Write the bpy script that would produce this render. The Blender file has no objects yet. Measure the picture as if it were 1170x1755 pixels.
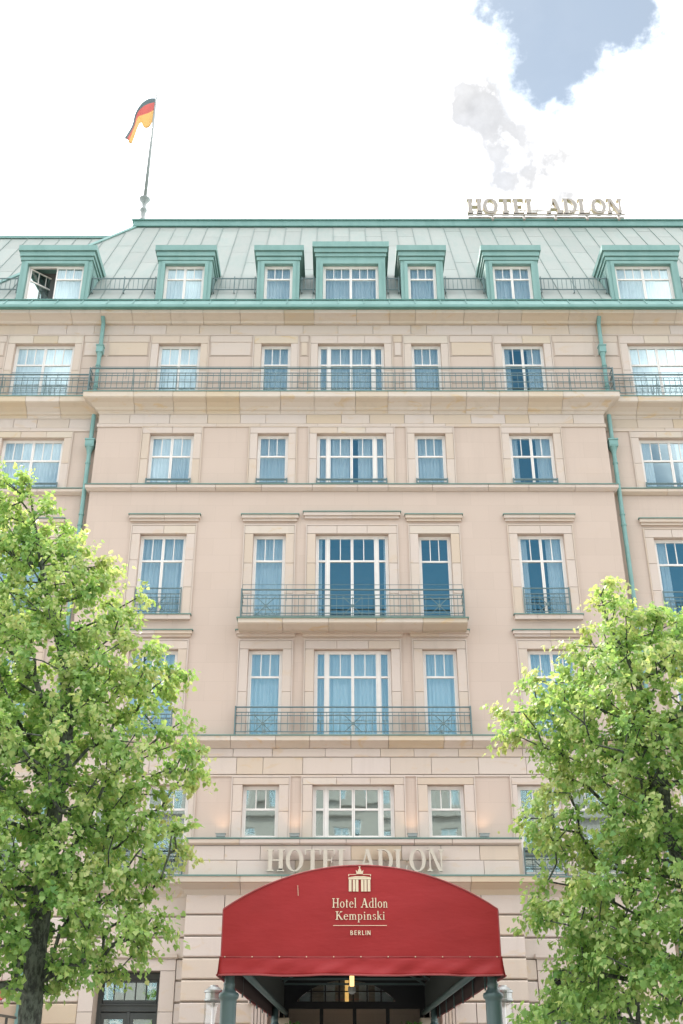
import bpy, math, random
import numpy as np
from mathutils import Vector, Matrix
R = random.Random(11)
rad = math.radians
sc = bpy.context.scene
col = sc.collection

# ------------------------------------------------------------------ camera
cam_d = bpy.data.cameras.new('camera')
cam = bpy.data.objects.new('camera', cam_d); col.objects.link(cam)
cam.location = (-0.35, -32.0, 1.6)
cam.rotation_euler = (rad(90 + 27.62), 0, 0)
cam_d.sensor_fit = 'VERTICAL'; cam_d.sensor_height = 36.0; cam_d.sensor_width = 24.0
cam_d.lens = 36.0 * 1840 / 1755
cam_d.clip_start = 0.1; cam_d.clip_end = 3000
sc.camera = cam

# ------------------------------------------------------------------ light
SUN_EL, SUN_AZ = 50.0, 146.0        # azimuth of the sun measured clockwise from -Y (the camera side); it stands behind the hotel
EXPOSURE = 1.42
SKY_STRENGTH = 0.08
CLOUD = 1.3
sc.view_settings.view_transform = 'Standard'
try: sc.view_settings.look = 'None'
except Exception: pass
sc.view_settings.gamma = 1.0
sc.view_settings.use_curve_mapping = False
sc.view_settings.exposure = EXPOSURE

def sun_vec():
    a = rad(SUN_AZ); e = rad(SUN_EL)
    return Vector((-math.sin(a) * math.cos(e), -math.cos(a) * math.cos(e), math.sin(e)))
sv = sun_vec()
sd = bpy.data.lights.new('sun', 'SUN'); sd.energy = 2.6; sd.angle = rad(2.5); sd.color = (1.0, 0.95, 0.86)
so = bpy.data.objects.new('sun', sd); col.objects.link(so)
so.rotation_euler = sv.to_track_quat('Z', 'Y').to_euler(); so.location = (0, 0, 80)

world = bpy.data.worlds.new("World"); sc.world = world; world.use_nodes = True
wt = world.node_tree; wn = wt.nodes; wl = wt.links; wn.clear()
def N(tree, t, **kw):
    n = tree.nodes.new(t)
    for k, v in kw.items():
        if k.startswith('i_'):
            n.inputs[k[2:]].default_value = v
        elif isinstance(v, dict) and k == 'ins':
            for a, b in v.items(): n.inputs[a].default_value = b
        else: setattr(n, k, v)
    return n
sky = N(wt, 'ShaderNodeTexSky', sky_type='NISHITA', sun_disc=False)
sky.sun_elevation = rad(SUN_EL); sky.sun_rotation = math.atan2(sv.x, sv.y)
sky.air_density = 1.0; sky.dust_density = 0.6; sky.ozone_density = 2.0
bg1 = N(wt, 'ShaderNodeBackground'); bg1.inputs['Strength'].default_value = SKY_STRENGTH
tint = N(wt, 'ShaderNodeMix', data_type='RGBA', blend_type='MULTIPLY'); tint.inputs[0].default_value = 1
wl.new(sky.outputs[0], tint.inputs[6]); tint.inputs[7].default_value = (.60, .98, .90, 1)
tint2 = N(wt, 'ShaderNodeMix', data_type='RGBA', blend_type='MULTIPLY'); wl.new(tint.outputs[2], tint2.inputs[6]); tint2.inputs[7].default_value = (1.2, .72, .66, 1)
wl.new(tint2.outputs[2], bg1.inputs['Color'])
bg2 = N(wt, 'ShaderNodeBackground'); bg2.inputs['Strength'].default_value = CLOUD
mixw = N(wt, 'ShaderNodeMixShader'); outw = N(wt, 'ShaderNodeOutputWorld')
tc = N(wt, 'ShaderNodeTexCoord')
def mth(tree, op, a=None, b=None, c=None, clamp=False):
    n = tree.nodes.new('ShaderNodeMath'); n.operation = op; n.use_clamp = clamp
    for i, v in enumerate((a, b, c)):
        if v is None: continue
        if isinstance(v, (int, float)): n.inputs[i].default_value = v
        else: tree.links.new(v, n.inputs[i])
    return n.outputs[0]
def noise(tree, vec, scale, detail=4, rough=.5, w=None):
    n = tree.nodes.new('ShaderNodeTexNoise')
    n.inputs['Scale'].default_value = scale; n.inputs['Detail'].default_value = detail; n.inputs['Roughness'].default_value = rough
    if vec is not None: tree.links.new(vec, n.inputs['Vector'])
    return n
def sstep(tree, v, a, b, lo=0., hi=1.):
    n = tree.nodes.new('ShaderNodeMapRange'); n.interpolation_type = 'SMOOTHSTEP'
    tree.links.new(v, n.inputs[0])
    n.inputs[1].default_value = a; n.inputs[2].default_value = b; n.inputs[3].default_value = lo; n.inputs[4].default_value = hi
    return n.outputs[0]
# gap in the clouds, seen high on the right: blobs in direction space, frayed by noise
def dirpx(px, py):
    th = rad(27.62); x = (px - 585) / 1840; v = (877.5 - py) / 1840
    d = Vector((x, math.cos(th) - v * math.sin(th), math.sin(th) + v * math.cos(th))); return d.normalized()
n1 = noise(wt, tc.outputs['Generated'], 14, 6, .6)
n2 = noise(wt, tc.outputs['Generated'], 55, 5, .6)
def blob(px, py, r):
    vd = N(wt, 'ShaderNodeVectorMath', operation='DISTANCE')
    wl.new(tc.outputs['Generated'], vd.inputs[0]); vd.inputs[1].default_value = dirpx(px, py)
    return mth(wt, 'DIVIDE', vd.outputs['Value'], r)
bl = None
for px, py, r in ((955, 60, .056), (985, 0, .062), (940, 125, .040), (1060, 20, .045), (930, -90, .08)):
    b_ = blob(px, py, r); bl = b_ if bl is None else mth(wt, 'MINIMUM', bl, b_)
fray = mth(wt, 'ADD', mth(wt, 'MULTIPLY', mth(wt, 'SUBTRACT', n1.outputs[0], .5), 1.1), mth(wt, 'MULTIPLY', mth(wt, 'SUBTRACT', n2.outputs[0], .5), .7))
gap = sstep(wt, mth(wt, 'ADD', bl, fray), .62, 1.22, .915, 0.)
# thin torn veil below the gap
bl2 = None
for px, py, r in ((905, 120, .045), (870, 150, .045), (840, 185, .040), (800, 190, .025), (885, 235, .036), (900, 290, .036), (940, 300, .034), (975, 325, .026)):
    b_ = blob(px, py, r); bl2 = b_ if bl2 is None else mth(wt, 'MINIMUM', bl2, b_)
veil = mth(wt, 'MULTIPLY', sstep(wt, mth(wt, 'ADD', bl2, mth(wt, 'MULTIPLY', fray, 3.0)), .25, 1.4, 1., 0.), mth(wt, 'MULTIPLY', mth(wt, 'MULTIPLY_ADD', n2.outputs[0], .14, .68), mth(wt, 'SUBTRACT', 1., gap)))
# the sky opens up towards the north, behind the camera (it is what the upper windows mirror)
sp = N(wt, 'ShaderNodeSeparateXYZ'); wl.new(tc.outputs['Generated'], sp.inputs[0])
n3 = noise(wt, tc.outputs['Generated'], 2.6, 6, .55)
north = mth(wt, 'ADD', mth(wt, 'MULTIPLY', sp.outputs['Y'], -1.0), mth(wt, 'MULTIPLY', mth(wt, 'SUBTRACT', n3.outputs[0], .5), 1.1))
clear = sstep(wt, north, .64, .86)
wl.new(gap, tint2.inputs[0])
blue = mth(wt, 'MAXIMUM', gap, clear, clamp=True)
wl.new(mth(wt, 'MULTIPLY', mth(wt, 'SUBTRACT', 1., veil), CLOUD), bg2.inputs['Strength'])
# cloud colour
cr = N(wt, 'ShaderNodeMix', data_type='RGBA'); cr.inputs[6].default_value = (.90, .93, 1.0, 1); cr.inputs[7].default_value = (1.0, .985, .965, 1)
wl.new(sstep(wt, n3.outputs[0], .35, .6), cr.inputs[0]); wl.new(cr.outputs[2], bg2.inputs['Color'])
wl.new(mth(wt, 'SUBTRACT', 1., blue, clamp=True), mixw.inputs[0]); wl.new(bg1.outputs[0], mixw.inputs[1]); wl.new(bg2.outputs[0], mixw.inputs[2])
wl.new(mixw.outputs[0], outw.inputs[0])

# ------------------------------------------------------------------ materials
def newmat(name):
    m = bpy.data.materials.new(name); m.use_nodes = True
    t = m.node_tree; t.nodes.clear()
    o = t.nodes.new('ShaderNodeOutputMaterial'); b = t.nodes.new('ShaderNodeBsdfPrincipled')
    t.links.new(b.outputs[0], o.inputs[0])
    return m, t, b, o
def rgba(c): return (c[0], c[1], c[2], 1)
def mixc(t, f, a, b, mode='MIX'):
    n = t.nodes.new('ShaderNodeMix'); n.data_type = 'RGBA'; n.blend_type = mode
    if isinstance(f, (int, float)): n.inputs[0].default_value = f
    else: t.links.new(f, n.inputs[0])
    for i, v in ((6, a), (7, b)):
        if isinstance(v, tuple): n.inputs[i].default_value = rgba(v)
        else: t.links.new(v, n.inputs[i])
    return n.outputs[2]
def geo_pos(t): return t.nodes.new('ShaderNodeNewGeometry').outputs['Position']
def mapv(t, vec, scale=(1, 1, 1), loc=None):
    n = t.nodes.new('ShaderNodeMapping'); n.inputs['Scale'].default_value = scale
    t.links.new(vec, n.inputs[0])
    if loc is not None: t.links.new(loc, n.inputs['Location'])
    return n.outputs[0]
def bump(t, b, h, s, d=.01):
    n = t.nodes.new('ShaderNodeBump'); n.inputs['Strength'].default_value = s; n.inputs['Distance'].default_value = d
    t.links.new(h, n.inputs['Height']); t.links.new(n.outputs[0], b.inputs['Normal'])

def stone_mat(name, base, var=.5, ochre=.5, per_obj=True, streak=.25):
    m, t, b, o = newmat(name)
    pos = geo_pos(t)
    oi = t.nodes.new('ShaderNodeObjectInfo')
    rnd = oi.outputs['Random']
    cr = t.nodes.new('ShaderNodeValToRGB'); e = cr.color_ramp
    e.interpolation = 'LINEAR'
    bs = Vector(base)
    stops = [(0, bs * 1.0), (.35, Vector((bs.x*1.02, bs.y*1.04, bs.z*1.10))), (.62, bs * .95), (.84, Vector((bs.x*.99, bs.y*.96, bs.z*.90))), (.96, Vector((bs.x*.94, bs.y*.88, bs.z*.74))), (1, Vector((bs.x*.88, bs.y*.89, bs.z*.90)))]
    while len(e.elements) < len(stops): e.elements.new(.5)
    for k, (p, c) in enumerate(stops):
        e.elements[k].position = p; e.elements[k].color = rgba(c)
    if per_obj: t.links.new(rnd, cr.inputs[0])
    else: cr.inputs[0].default_value = .1
    # offset texture per stone
    cmb = t.nodes.new('ShaderNodeCombineXYZ')
    if per_obj:
        t.links.new(mth(t, 'MULTIPLY', rnd, 37.), cmb.inputs[0]); t.links.new(mth(t, 'MULTIPLY', rnd, 91.), cmb.inputs[2])
    v = mapv(t, pos, (1, 1, 1), cmb.outputs[0])
    na = noise(t, mapv(t, v, (.7, 1, 1.6)), 1.6, 5, .6)
    na.inputs['Distortion'].default_value = 1.2
    nb = noise(t, v, 45, 4, .6)
    nc = noise(t, mapv(t, pos, (1, 1, .12)), 2.2, 4, .6)
    c0 = mixc(t, var, tuple(base), cr.outputs[0])
    c1 = mixc(t, mth(t, 'MULTIPLY', sstep(t, na.outputs[0], .56, .68), ochre), c0, (base[0]*.97, base[1]*.84, base[2]*.62))
    c2 = mixc(t, mth(t, 'MULTIPLY', sstep(t, nb.outputs[0], .35, .75), .16), c1, (base[0]*.72, base[1]*.7, base[2]*.68))
    c3 = mixc(t, mth(t, 'MULTIPLY', sstep(t, nc.outputs[0], .52, .75), streak), c2, (base[0]*.76, base[1]*.76, base[2]*.76))
    t.links.new(c3, b.inputs['Base Color']); b.inputs['Roughness'].default_value = .88
    b.inputs['Specular IOR Level'].default_value = .25
    bump(t, b, nb.outputs[0], .25, .004)
    return m

ST = (.55, .472, .405)
M = {}
M['stone'] = stone_mat('sandstone', ST, .95, .5)
M['stone_frame'] = stone_mat('pale_sandstone', (.54, .46, .395), .6, .30)
M['cornice'] = stone_mat('weathered_sandstone', (.55, .475, .39), 1.0, .75, streak=.35)
M['wall'] = stone_mat('smooth_facade', (.52, .425, .36), .0, .05, per_obj=False, streak=.22)
M['mortar'] = stone_mat('mortar_joint', (.29, .25, .21), .0, .0, per_obj=False, streak=.1)
# big facade slabs hinted at by faint joints in the smooth wall
def smooth_wall_joints():
    m = M['wall']; t = m.node_tree; b = [n for n in t.nodes if n.type == 'BSDF_PRINCIPLED'][0]
    src = b.inputs['Base Color'].links[0].from_socket
    pos = geo_pos(t); s = t.nodes.new('ShaderNodeSeparateXYZ'); t.links.new(pos, s.inputs[0])
    c = t.nodes.new('ShaderNodeCombineXYZ'); t.links.new(s.outputs[0], c.inputs[0]); t.links.new(s.outputs[2], c.inputs[1])
    br = t.nodes.new('ShaderNodeTexBrick'); t.links.new(c.outputs[0], br.inputs['Vector'])
    br.inputs['Scale'].default_value = 1; br.inputs['Brick Width'].default_value = 1.15; br.inputs['Row Height'].default_value = .62
    br.inputs['Mortar Size'].default_value = .006; br.inputs['Mortar Smooth'].default_value = .3
    br.inputs['Color1'].default_value = (1, 1, 1, 1); br.inputs['Color2'].default_value = (.945, .94, .935, 1); br.inputs['Mortar'].default_value = (.86, .85, .84, 1)
    t.links.new(mixc(t, .75, src, br.outputs[0], 'MULTIPLY'), b.inputs['Base Color'])
smooth_wall_joints()

def paint_mat(name, c, rough=.5, var=.12, scale=3., metallic=0., dirt=None, spec=.5):
    m, t, b, o = newmat(name)
    pos = geo_pos(t)
    na = noise(t, pos, scale, 5, .6)
    d = dirt or (c[0]*.6, c[1]*.6, c[2]*.6)
    t.links.new(mixc(t, mth(t, 'MULTIPLY', sstep(t, na.outputs[0], .4, .7), var), tuple(c), d), b.inputs['Base Color'])
    b.inputs['Roughness'].default_value = rough; b.inputs['Metallic'].default_value = metallic
    b.inputs['Specular IOR Level'].default_value = spec
    return m
M['white'] = paint_mat('white_paint', (.74, .70, .66), .45, .15)
M['rail'] = paint_mat('grey_green_iron', (.11, .168, .172), .5, .3, 6)
M['flash'] = paint_mat('green_flashing', (.12, .22, .19), .6, .3, 4)
M['pipe'] = paint_mat('verdigris_pipe', (.17, .32, .30), .6, .35, 3, dirt=(.10, .22, .19))
M['dark'] = paint_mat('dark_joinery', (.055, .06, .058), .4, .3)
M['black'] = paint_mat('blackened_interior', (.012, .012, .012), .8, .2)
M['drape'] = paint_mat('grey_green_drape', (.06, .08, .078), .9, .3)
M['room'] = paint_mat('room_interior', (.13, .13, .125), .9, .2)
M['lettering'] = paint_mat('champagne_metal', (.50, .46, .38), .4, .15, 8)
M['rooflet'] = paint_mat('roof_letter_metal', (.36, .315, .275), .5, .2, 5)
M['rooflet_side'] = paint_mat('roof_letter_gilt_side', (.50, .41, .27), .45, .2, 5)
M['inner_shade'] = paint_mat('shaded_inner_brown', (.035, .014, .012), .85, .3)  # inside of the red canopy cloth, its shade put into the colour
M['cream'] = paint_mat('cream_print', (.72, .60, .44), .7, .08)
M['poleg'] = paint_mat('grey_green_pole_paint', (.26, .28, .27), .5, .2)
M['column'] = paint_mat('green_grey_column_paint', (.075, .125, .125), .4, .2, 5)
M['lampmetal'] = paint_mat('pale_lamp_metal', (.34, .36, .35), .35, .2, 9, metallic=.6)
M['board'] = paint_mat('canopy_lining_board', (.045, .055, .05), .7, .3, 5)

def copper(name, c, seam=False, dirt=None):
    m, t, b, o = newmat(name)
    pos = geo_pos(t); oi = t.nodes.new('ShaderNodeObjectInfo')
    na = noise(t, mapv(t, pos, (1.2, .5, .5)), 1.3, 6, .65)
    nb = noise(t, pos, 22, 4, .6)
    ng = noise(t, mapv(t, pos, (6, .5, .5)), 1.2, 4, .6)
    d = dirt or (c[0]*.7, c[1]*.8, c[2]*.78)
    c1 = mixc(t, mth(t, 'MULTIPLY', sstep(t, na.outputs[0], .4, .66), .55), tuple(c), d)
    c1b = mixc(t, mth(t, 'MULTIPLY', sstep(t, ng.outputs[0], .5, .7), .25), c1, (c[0]*1.08, c[1]*.98, c[2]*.96))
    br = mth(t, 'MULTIPLY_ADD', oi.outputs['Random'], .12, .92)
    cc = t.nodes.new('ShaderNodeCombineXYZ')
    for i in range(3): t.links.new(br, cc.inputs[i])
    c2 = mixc(t, 1., c1b, cc.outputs[0], 'MULTIPLY')
    c3 = mixc(t, mth(t, 'MULTIPLY', sstep(t, nb.outputs[0], .5, .8), .15), c2, (c[0]*.55, c[1]*.6, c[2]*.6))
    t.links.new(c3, b.inputs['Base Color']); b.inputs['Roughness'].default_value = .62
    bump(t, b, na.outputs[0], .35, .05)
    return m
M['roof'] = copper('patinated_copper_sheet', (.255, .28, .255), dirt=(.205, .26, .235))
M['seam'] = copper('copper_seam', (.185, .235, .215))
M['teal'] = copper('verdigris_copper', (.19, .33, .305))
M['tealdark'] = copper('dark_verdigris', (.11, .245, .215))

# glass with a reflective coating
m, t, b, o = newmat('coated_glass'); t.nodes.remove(b)
gl = t.nodes.new('ShaderNodeBsdfGlossy'); gl.inputs['Color'].default_value = (.82, 1.0, 1.0, 1); gl.inputs['Roughness'].default_value = .02
tr = t.nodes.new('ShaderNodeBsdfTransparent'); tr.inputs['Color'].default_value = (.93, .97, .98, 1)
lw = t.nodes.new('ShaderNodeLayerWeight'); lw.inputs['Blend'].default_value = .5
bf = t.nodes.new('ShaderNodeNewGeometry').outputs['Backfacing']
mx = t.nodes.new('ShaderNodeMixShader')
pos = geo_pos(t); nb = noise(t, pos, .9, 2, .5); bn = t.nodes.new('ShaderNodeBump'); bn.inputs['Strength'].default_value = .06; bn.inputs['Distance'].default_value = .02
t.links.new(nb.outputs[0], bn.inputs['Height']); t.links.new(bn.outputs[0], gl.inputs['Normal'])
fc = mth(t, 'MULTIPLY_ADD', mth(t, 'POWER', lw.outputs['Facing'], 4.), .5, .36, clamp=True)
t.links.new(mth(t, 'MULTIPLY', fc, mth(t, 'SUBTRACT', 1., bf)), mx.inputs[0]); t.links.new(tr.outputs[0], mx.inputs[1]); t.links.new(gl.outputs[0], mx.inputs[2])
t.links.new(mx.outputs[0], o.inputs[0]); M['glass'] = m
# clear lamp glass
m, t, b, o = newmat('lamp_glass'); t.nodes.remove(b)
gl = t.nodes.new('ShaderNodeBsdfGlossy'); gl.inputs['Roughness'].default_value = .05
tr = t.nodes.new('ShaderNodeBsdfTransparent'); tr.inputs['Color'].default_value = (.86, .88, .88, 1)
mx = t.nodes.new('ShaderNodeMixShader'); mx.inputs[0].default_value = .12
t.links.new(tr.outputs[0], mx.inputs[1]); t.links.new(gl.outputs[0], mx.inputs[2]); t.links.new(mx.outputs[0], o.inputs[0]); M['lampglass'] = m
# sheer curtain
m, t, b, o = newmat('sheer_curtain')
b.inputs['Base Color'].default_value = (.88, .88, .88, 1); b.inputs['Roughness'].default_value = .9
tl = t.nodes.new('ShaderNodeBsdfTranslucent'); tl.inputs['Color'].default_value = (.8, .8, .8, 1)
mx = t.nodes.new('ShaderNodeMixShader'); mx.inputs[0].default_value = .3
t.links.new(b.outputs[0], mx.inputs[1]); t.links.new(tl.outputs[0], mx.inputs[2]); t.links.new(mx.outputs[0], o.inputs[0]); M['curtain'] = m
# awning cloth
def cloth(name, c):
    m, t, b, o = newmat(name)
    pos = geo_pos(t); na = noise(t, pos, 1.4, 5, .6); nw = noise(t, mapv(t, pos, (1, 1, 3)), 3.5, 3, .5); nf = noise(t, pos, 160, 2, .5)
    c1 = mixc(t, mth(t, 'MULTIPLY', sstep(t, na.outputs[0], .38, .7), .35), tuple(c), (c[0]*.78, c[1]*.8, c[2]*.8))
    c2 = mixc(t, mth(t, 'MULTIPLY', sstep(t, nf.outputs[0], .55, .8), .12), c1, (c[0]*1.25, c[1]*1.6, c[2]*1.6))
    t.links.new(c2, b.inputs['Base Color']); b.inputs['Roughness'].default_value = .55; b.inputs['Specular IOR Level'].default_value = .35
    bump(t, b, nw.outputs[0], .2, .04)
    return m
M['red'] = cloth('red_awning_cloth', (.33, .019, .021))
M['hem'] = cloth('faded_red_hem', (.33, .07, .07))
# flag cloth with three stripes from the local height on the cloth
m, t, b, o = newmat('flag_cloth')
at = t.nodes.new('ShaderNodeAttribute'); at.attribute_name = 'stripe'
cr = t.nodes.new('ShaderNodeValToRGB'); e = cr.color_ramp; e.interpolation = 'CONSTANT'
e.elements[0].position = 0; e.elements[0].color = (.72, .53, .26, 1); e.elements[1].position = .5; e.elements[1].color = (.62, .23, .21, 1)
x = e.elements.new(.82); x.color = (.20, .25, .26, 1)
t.links.new(at.outputs['Fac'], cr.inputs[0]); t.links.new(cr.outputs[0], b.inputs['Base Color']); b.inputs['Roughness'].default_value = .8
tl = t.nodes.new('ShaderNodeBsdfTranslucent'); t.links.new(cr.outputs[0], tl.inputs['Color'])
mx = t.nodes.new('ShaderNodeMixShader'); mx.inputs[0].default_value = .5
t.links.new(b.outputs[0], mx.inputs[1]); t.links.new(tl.outputs[0], mx.inputs[2]); t.links.new(mx.outputs[0], o.inputs[0]); M['flag'] = m
# leaves
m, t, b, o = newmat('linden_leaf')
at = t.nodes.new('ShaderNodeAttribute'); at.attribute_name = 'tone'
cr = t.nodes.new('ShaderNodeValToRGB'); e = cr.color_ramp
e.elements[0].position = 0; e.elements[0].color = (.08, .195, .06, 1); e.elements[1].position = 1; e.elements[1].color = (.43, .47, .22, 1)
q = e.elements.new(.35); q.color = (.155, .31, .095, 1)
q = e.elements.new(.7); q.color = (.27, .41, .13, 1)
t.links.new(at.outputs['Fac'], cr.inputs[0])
t.links.new(cr.outputs[0], b.inputs['Base Color']); b.inputs['Roughness'].default_value = .5; b.inputs['Specular IOR Level'].default_value = .4
tl = t.nodes.new('ShaderNodeBsdfTranslucent'); t.links.new(mixc(t, 1., cr.outputs[0], (1.45, 1.4, 1.0), 'MULTIPLY'), tl.inputs['Color'])
mx = t.nodes.new('ShaderNodeMixShader'); mx.inputs[0].default_value = .5
t.links.new(b.outputs[0], mx.inputs[1]); t.links.new(tl.outputs[0], mx.inputs[2]); t.links.new(mx.outputs[0], o.inputs[0]); M['leaf'] = m
# bark
m, t, b, o = newmat('linden_bark')
pos = geo_pos(t); na = noise(t, mapv(t, pos, (1, 1, .45)), 18, 6, .7); nb = noise(t, pos, 5, 4, .6)
c1 = mixc(t, sstep(t, na.outputs[0], .42, .6), (.03, .035, .03), (.11, .13, .105))
t.links.new(mixc(t, mth(t, 'MULTIPLY', sstep(t, nb.outputs[0], .5, .65), .5), c1, (.13, .15, .12)), b.inputs['Base Color']); b.inputs['Roughness'].default_value = .9
bump(t, b, na.outputs[0], .9, .02); M['bark'] = m
# grounds
M['asphalt'] = stone_mat('asphalt', (.055, .055, .055), 0, 0, per_obj=False)
M['paving'] = stone_mat('granite_paving', (.38, .36, .33), 0, .1, per_obj=False)
M['kerb'] = stone_mat('granite_kerb', (.34, .33, .31), .5, 0)
M['paint'] = paint_mat('road_paint', (.75, .75, .73), .7, .3)
M['gravel'] = stone_mat('pale_gravel', (.50, .44, .36), 0, .1, per_obj=False)
M['opp'] = stone_mat('opposite_limestone', (.34, .325, .30), .0, .1, per_obj=False)
def emis(name, c, s):
    m, t, b, o = newmat(name); b.inputs['Base Color'].default_value = rgba(c)
    b.inputs['Emission Color'].default_value = rgba(c); b.inputs['Emission Strength'].default_value = s
    # slight unevenness so the lamp is not one flat value
    n = noise(t, geo_pos(t), 12, 2, .5)
    t.links.new(mth(t, 'MULTIPLY_ADD', n.outputs[0], s * .6, s * .7), b.inputs['Emission Strength'])
    return m
M['warm'] = emis('warm_lamp', (1.0, .66, .26), .62)
M['warmsoft'] = emis('warm_tube', (1.0, .55, .16), .45)

# ------------------------------------------------------------------ mesh helpers
class MB:
    def __init__(s): s.v = []; s.f = []; s.mi = []; s.cur = 0
    def add(s, vs, fs):
        n = len(s.v); s.v += [tuple(p) for p in vs]; s.f += [tuple(i + n for i in q) for q in fs]; s.mi += [s.cur] * len(fs); return s
    def box(s, x0, x1, y0, y1, z0, z1):
        return s.add([(x0,y0,z0),(x1,y0,z0),(x1,y1,z0),(x0,y1,z0),(x0,y0,z1),(x1,y0,z1),(x1,y1,z1),(x0,y1,z1)],
            [(0,3,2,1),(4,5,6,7),(0,1,5,4),(1,2,6,5),(2,3,7,6),(3,0,4,7)])
    def tube(s, pts, r, n=8, caps=True):
        pts = [Vector(p) for p in pts]; rs = r if isinstance(r, (list, tuple)) else [r] * len(pts)
        vs = []; fs = []; u = None
        for i, p in enumerate(pts):
            d = (pts[min(i+1, len(pts)-1)] - pts[max(i-1, 0)]).normalized()
            if u is None: u = d.orthogonal().normalized()
            else: u = (u - d * u.dot(d)).normalized()
            w = d.cross(u)
            for k in range(n):
                a = 2 * math.pi * k / n
                vs.append(p + (u * math.cos(a) + w * math.sin(a)) * rs[i])
        for i in range(len(pts) - 1):
            for k in range(n):
                a = i*n + k; b = i*n + (k+1) % n
                fs.append((a, b, b + n, a + n))
        if caps: fs.append(tuple(range(n))[::-1]); fs.append(tuple((len(pts)-1)*n + k for k in range(n)))
        return s.add(vs, fs)
    def lathe(s, prof, n=20, c=(0, 0)):
        vs = []; fs = []
        for r, z in prof:
            for k in range(n):
                a = 2*math.pi*k/n; vs.append((c[0] + r*math.cos(a), c[1] + r*math.sin(a), z))
        for i in range(len(prof)-1):
            for k in range(n):
                a = i*n+k; b = i*n+(k+1) % n; fs.append((a, b, b+n, a+n))
        fs.append(tuple(range(n))[::-1]); fs.append(tuple((len(prof)-1)*n+k for k in range(n)))
        return s.add(vs, fs)
    def bar(s, a, b, w, h=None):
        """square bar between two points"""
        h = h or w; a = Vector(a); b = Vector(b); d = (b - a).normalized()
        u = Vector((0, 1, 0)) if abs(d.y) < .9 else Vector((1, 0, 0))
        u = (u - d*u.dot(d)).normalized(); v = d.cross(u); vs = []
        for p in (a, b):
            for i, j in ((-1,-1),(1,-1),(1,1),(-1,1)): vs.append(p + u*i*w/2 + v*j*h/2)
        return s.add(vs, [(3,2,1,0),(4,5,6,7),(0,1,5,4),(1,2,6,5),(2,3,7,6),(3,0,4,7)])
    def prism(s, poly, y0, y1):
        """polygon in XZ extruded along Y"""
        n = len(poly); vs = [(x, y0, z) for x, z in poly] + [(x, y1, z) for x, z in poly]
        fs = [tuple(range(n)), tuple(range(2*n-1, n-1, -1))] + [(i, i+n, (i+1) % n + n, (i+1) % n) for i in range(n)]
        return s.add(vs, fs)
    def mesh(s, name, mats, smooth=False):
        me = bpy.data.meshes.new(name); me.from_pydata(s.v, [], s.f)
        for m_ in (mats if isinstance(mats, list) else [mats]): me.materials.append(m_)
        if len(me.materials) > 1: me.polygons.foreach_set('material_index', s.mi)
        if smooth: me.polygons.foreach_set('use_smooth', [True]*len(s.f))
        me.update(); return me
def link(name, me, parent=None, loc=(0, 0, 0)):
    o = bpy.data.objects.new(name, me); col.objects.link(o); o.location = loc
    if parent is not None: o.parent = parent
    return o
def build(mb, name, mat, parent=None, loc=(0,0,0), smooth=False): return link(name, mb.mesh(name, mat, smooth), parent, loc)
def fixn(o):
    import bmesh
    bm = bmesh.new(); bm.from_mesh(o.data); bmesh.ops.recalc_face_normals(bm, faces=bm.faces); bm.to_mesh(o.data); bm.free()
def tag(o, label=None, cat=None, group=None, kind=None):
    for k, v in (('label', label), ('category', cat), ('group', group), ('kind', kind)):
        if v: o[k] = v
    return o
def empty(name, loc=(0, 0, 0)):
    o = bpy.data.objects.new(name, None); col.objects.link(o); o.location = loc; o.empty_display_size = .3; return o
def B(x0, x1, y0, y1, z0, z1): return MB().box(x0, x1, y0, y1, z0, z1)

# ------------------------------------------------------------------ ground
tag(build(B(-400, 400, -400, 400, -.5, -.12), 'road', M['asphalt']), kind='structure')
pv = B(-60, 60, -19.5, 8, -.119, 0); tag(build(pv, 'pavement', M['paving']), kind='structure')
kb = empty('kerb', (0, -19.65, 0)); tag(kb, kind='structure')
kme = B(-.49, .49, -.14, .14, -.1, .006).mesh('kerb_stone', M['kerb'])
for i in range(-12, 13): link('kerb_stone', kme, kb, (i*1.0, 0, 0))
tag(build(B(-60, 60, -50, -30.6, -.119, .0), 'promenade', M['gravel']), kind='structure')  # unseen pale gravel, put in to bounce light up under the eaves
mk = MB()
for i in range(-15, 16): mk.box(i*4 - 1, i*4 + 1, -25.06, -24.94, -.119, -.114)
tag(build(mk, 'lane_marking', M['paint']), kind='structure')
tag(build(B(-60, 60, -75, -54, -.119, 0.01), 'opposite_pavement', M['paving']), kind='structure')

# ------------------------------------------------------------------ the hotel
H = empty('hotel_building', (0, 0, 0))
tag(H, 'large pale sandstone hotel with green copper mansard roof, dormers, balconies and white windows', 'building')
RW = 8.9        # half width of the projecting centre
WX = 15.6       # half width built
DY = .3         # wings stand back
def part(mb, name, mat, parent=None, smooth=False): return build(mb, name, mat, parent or H, smooth=smooth)

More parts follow.
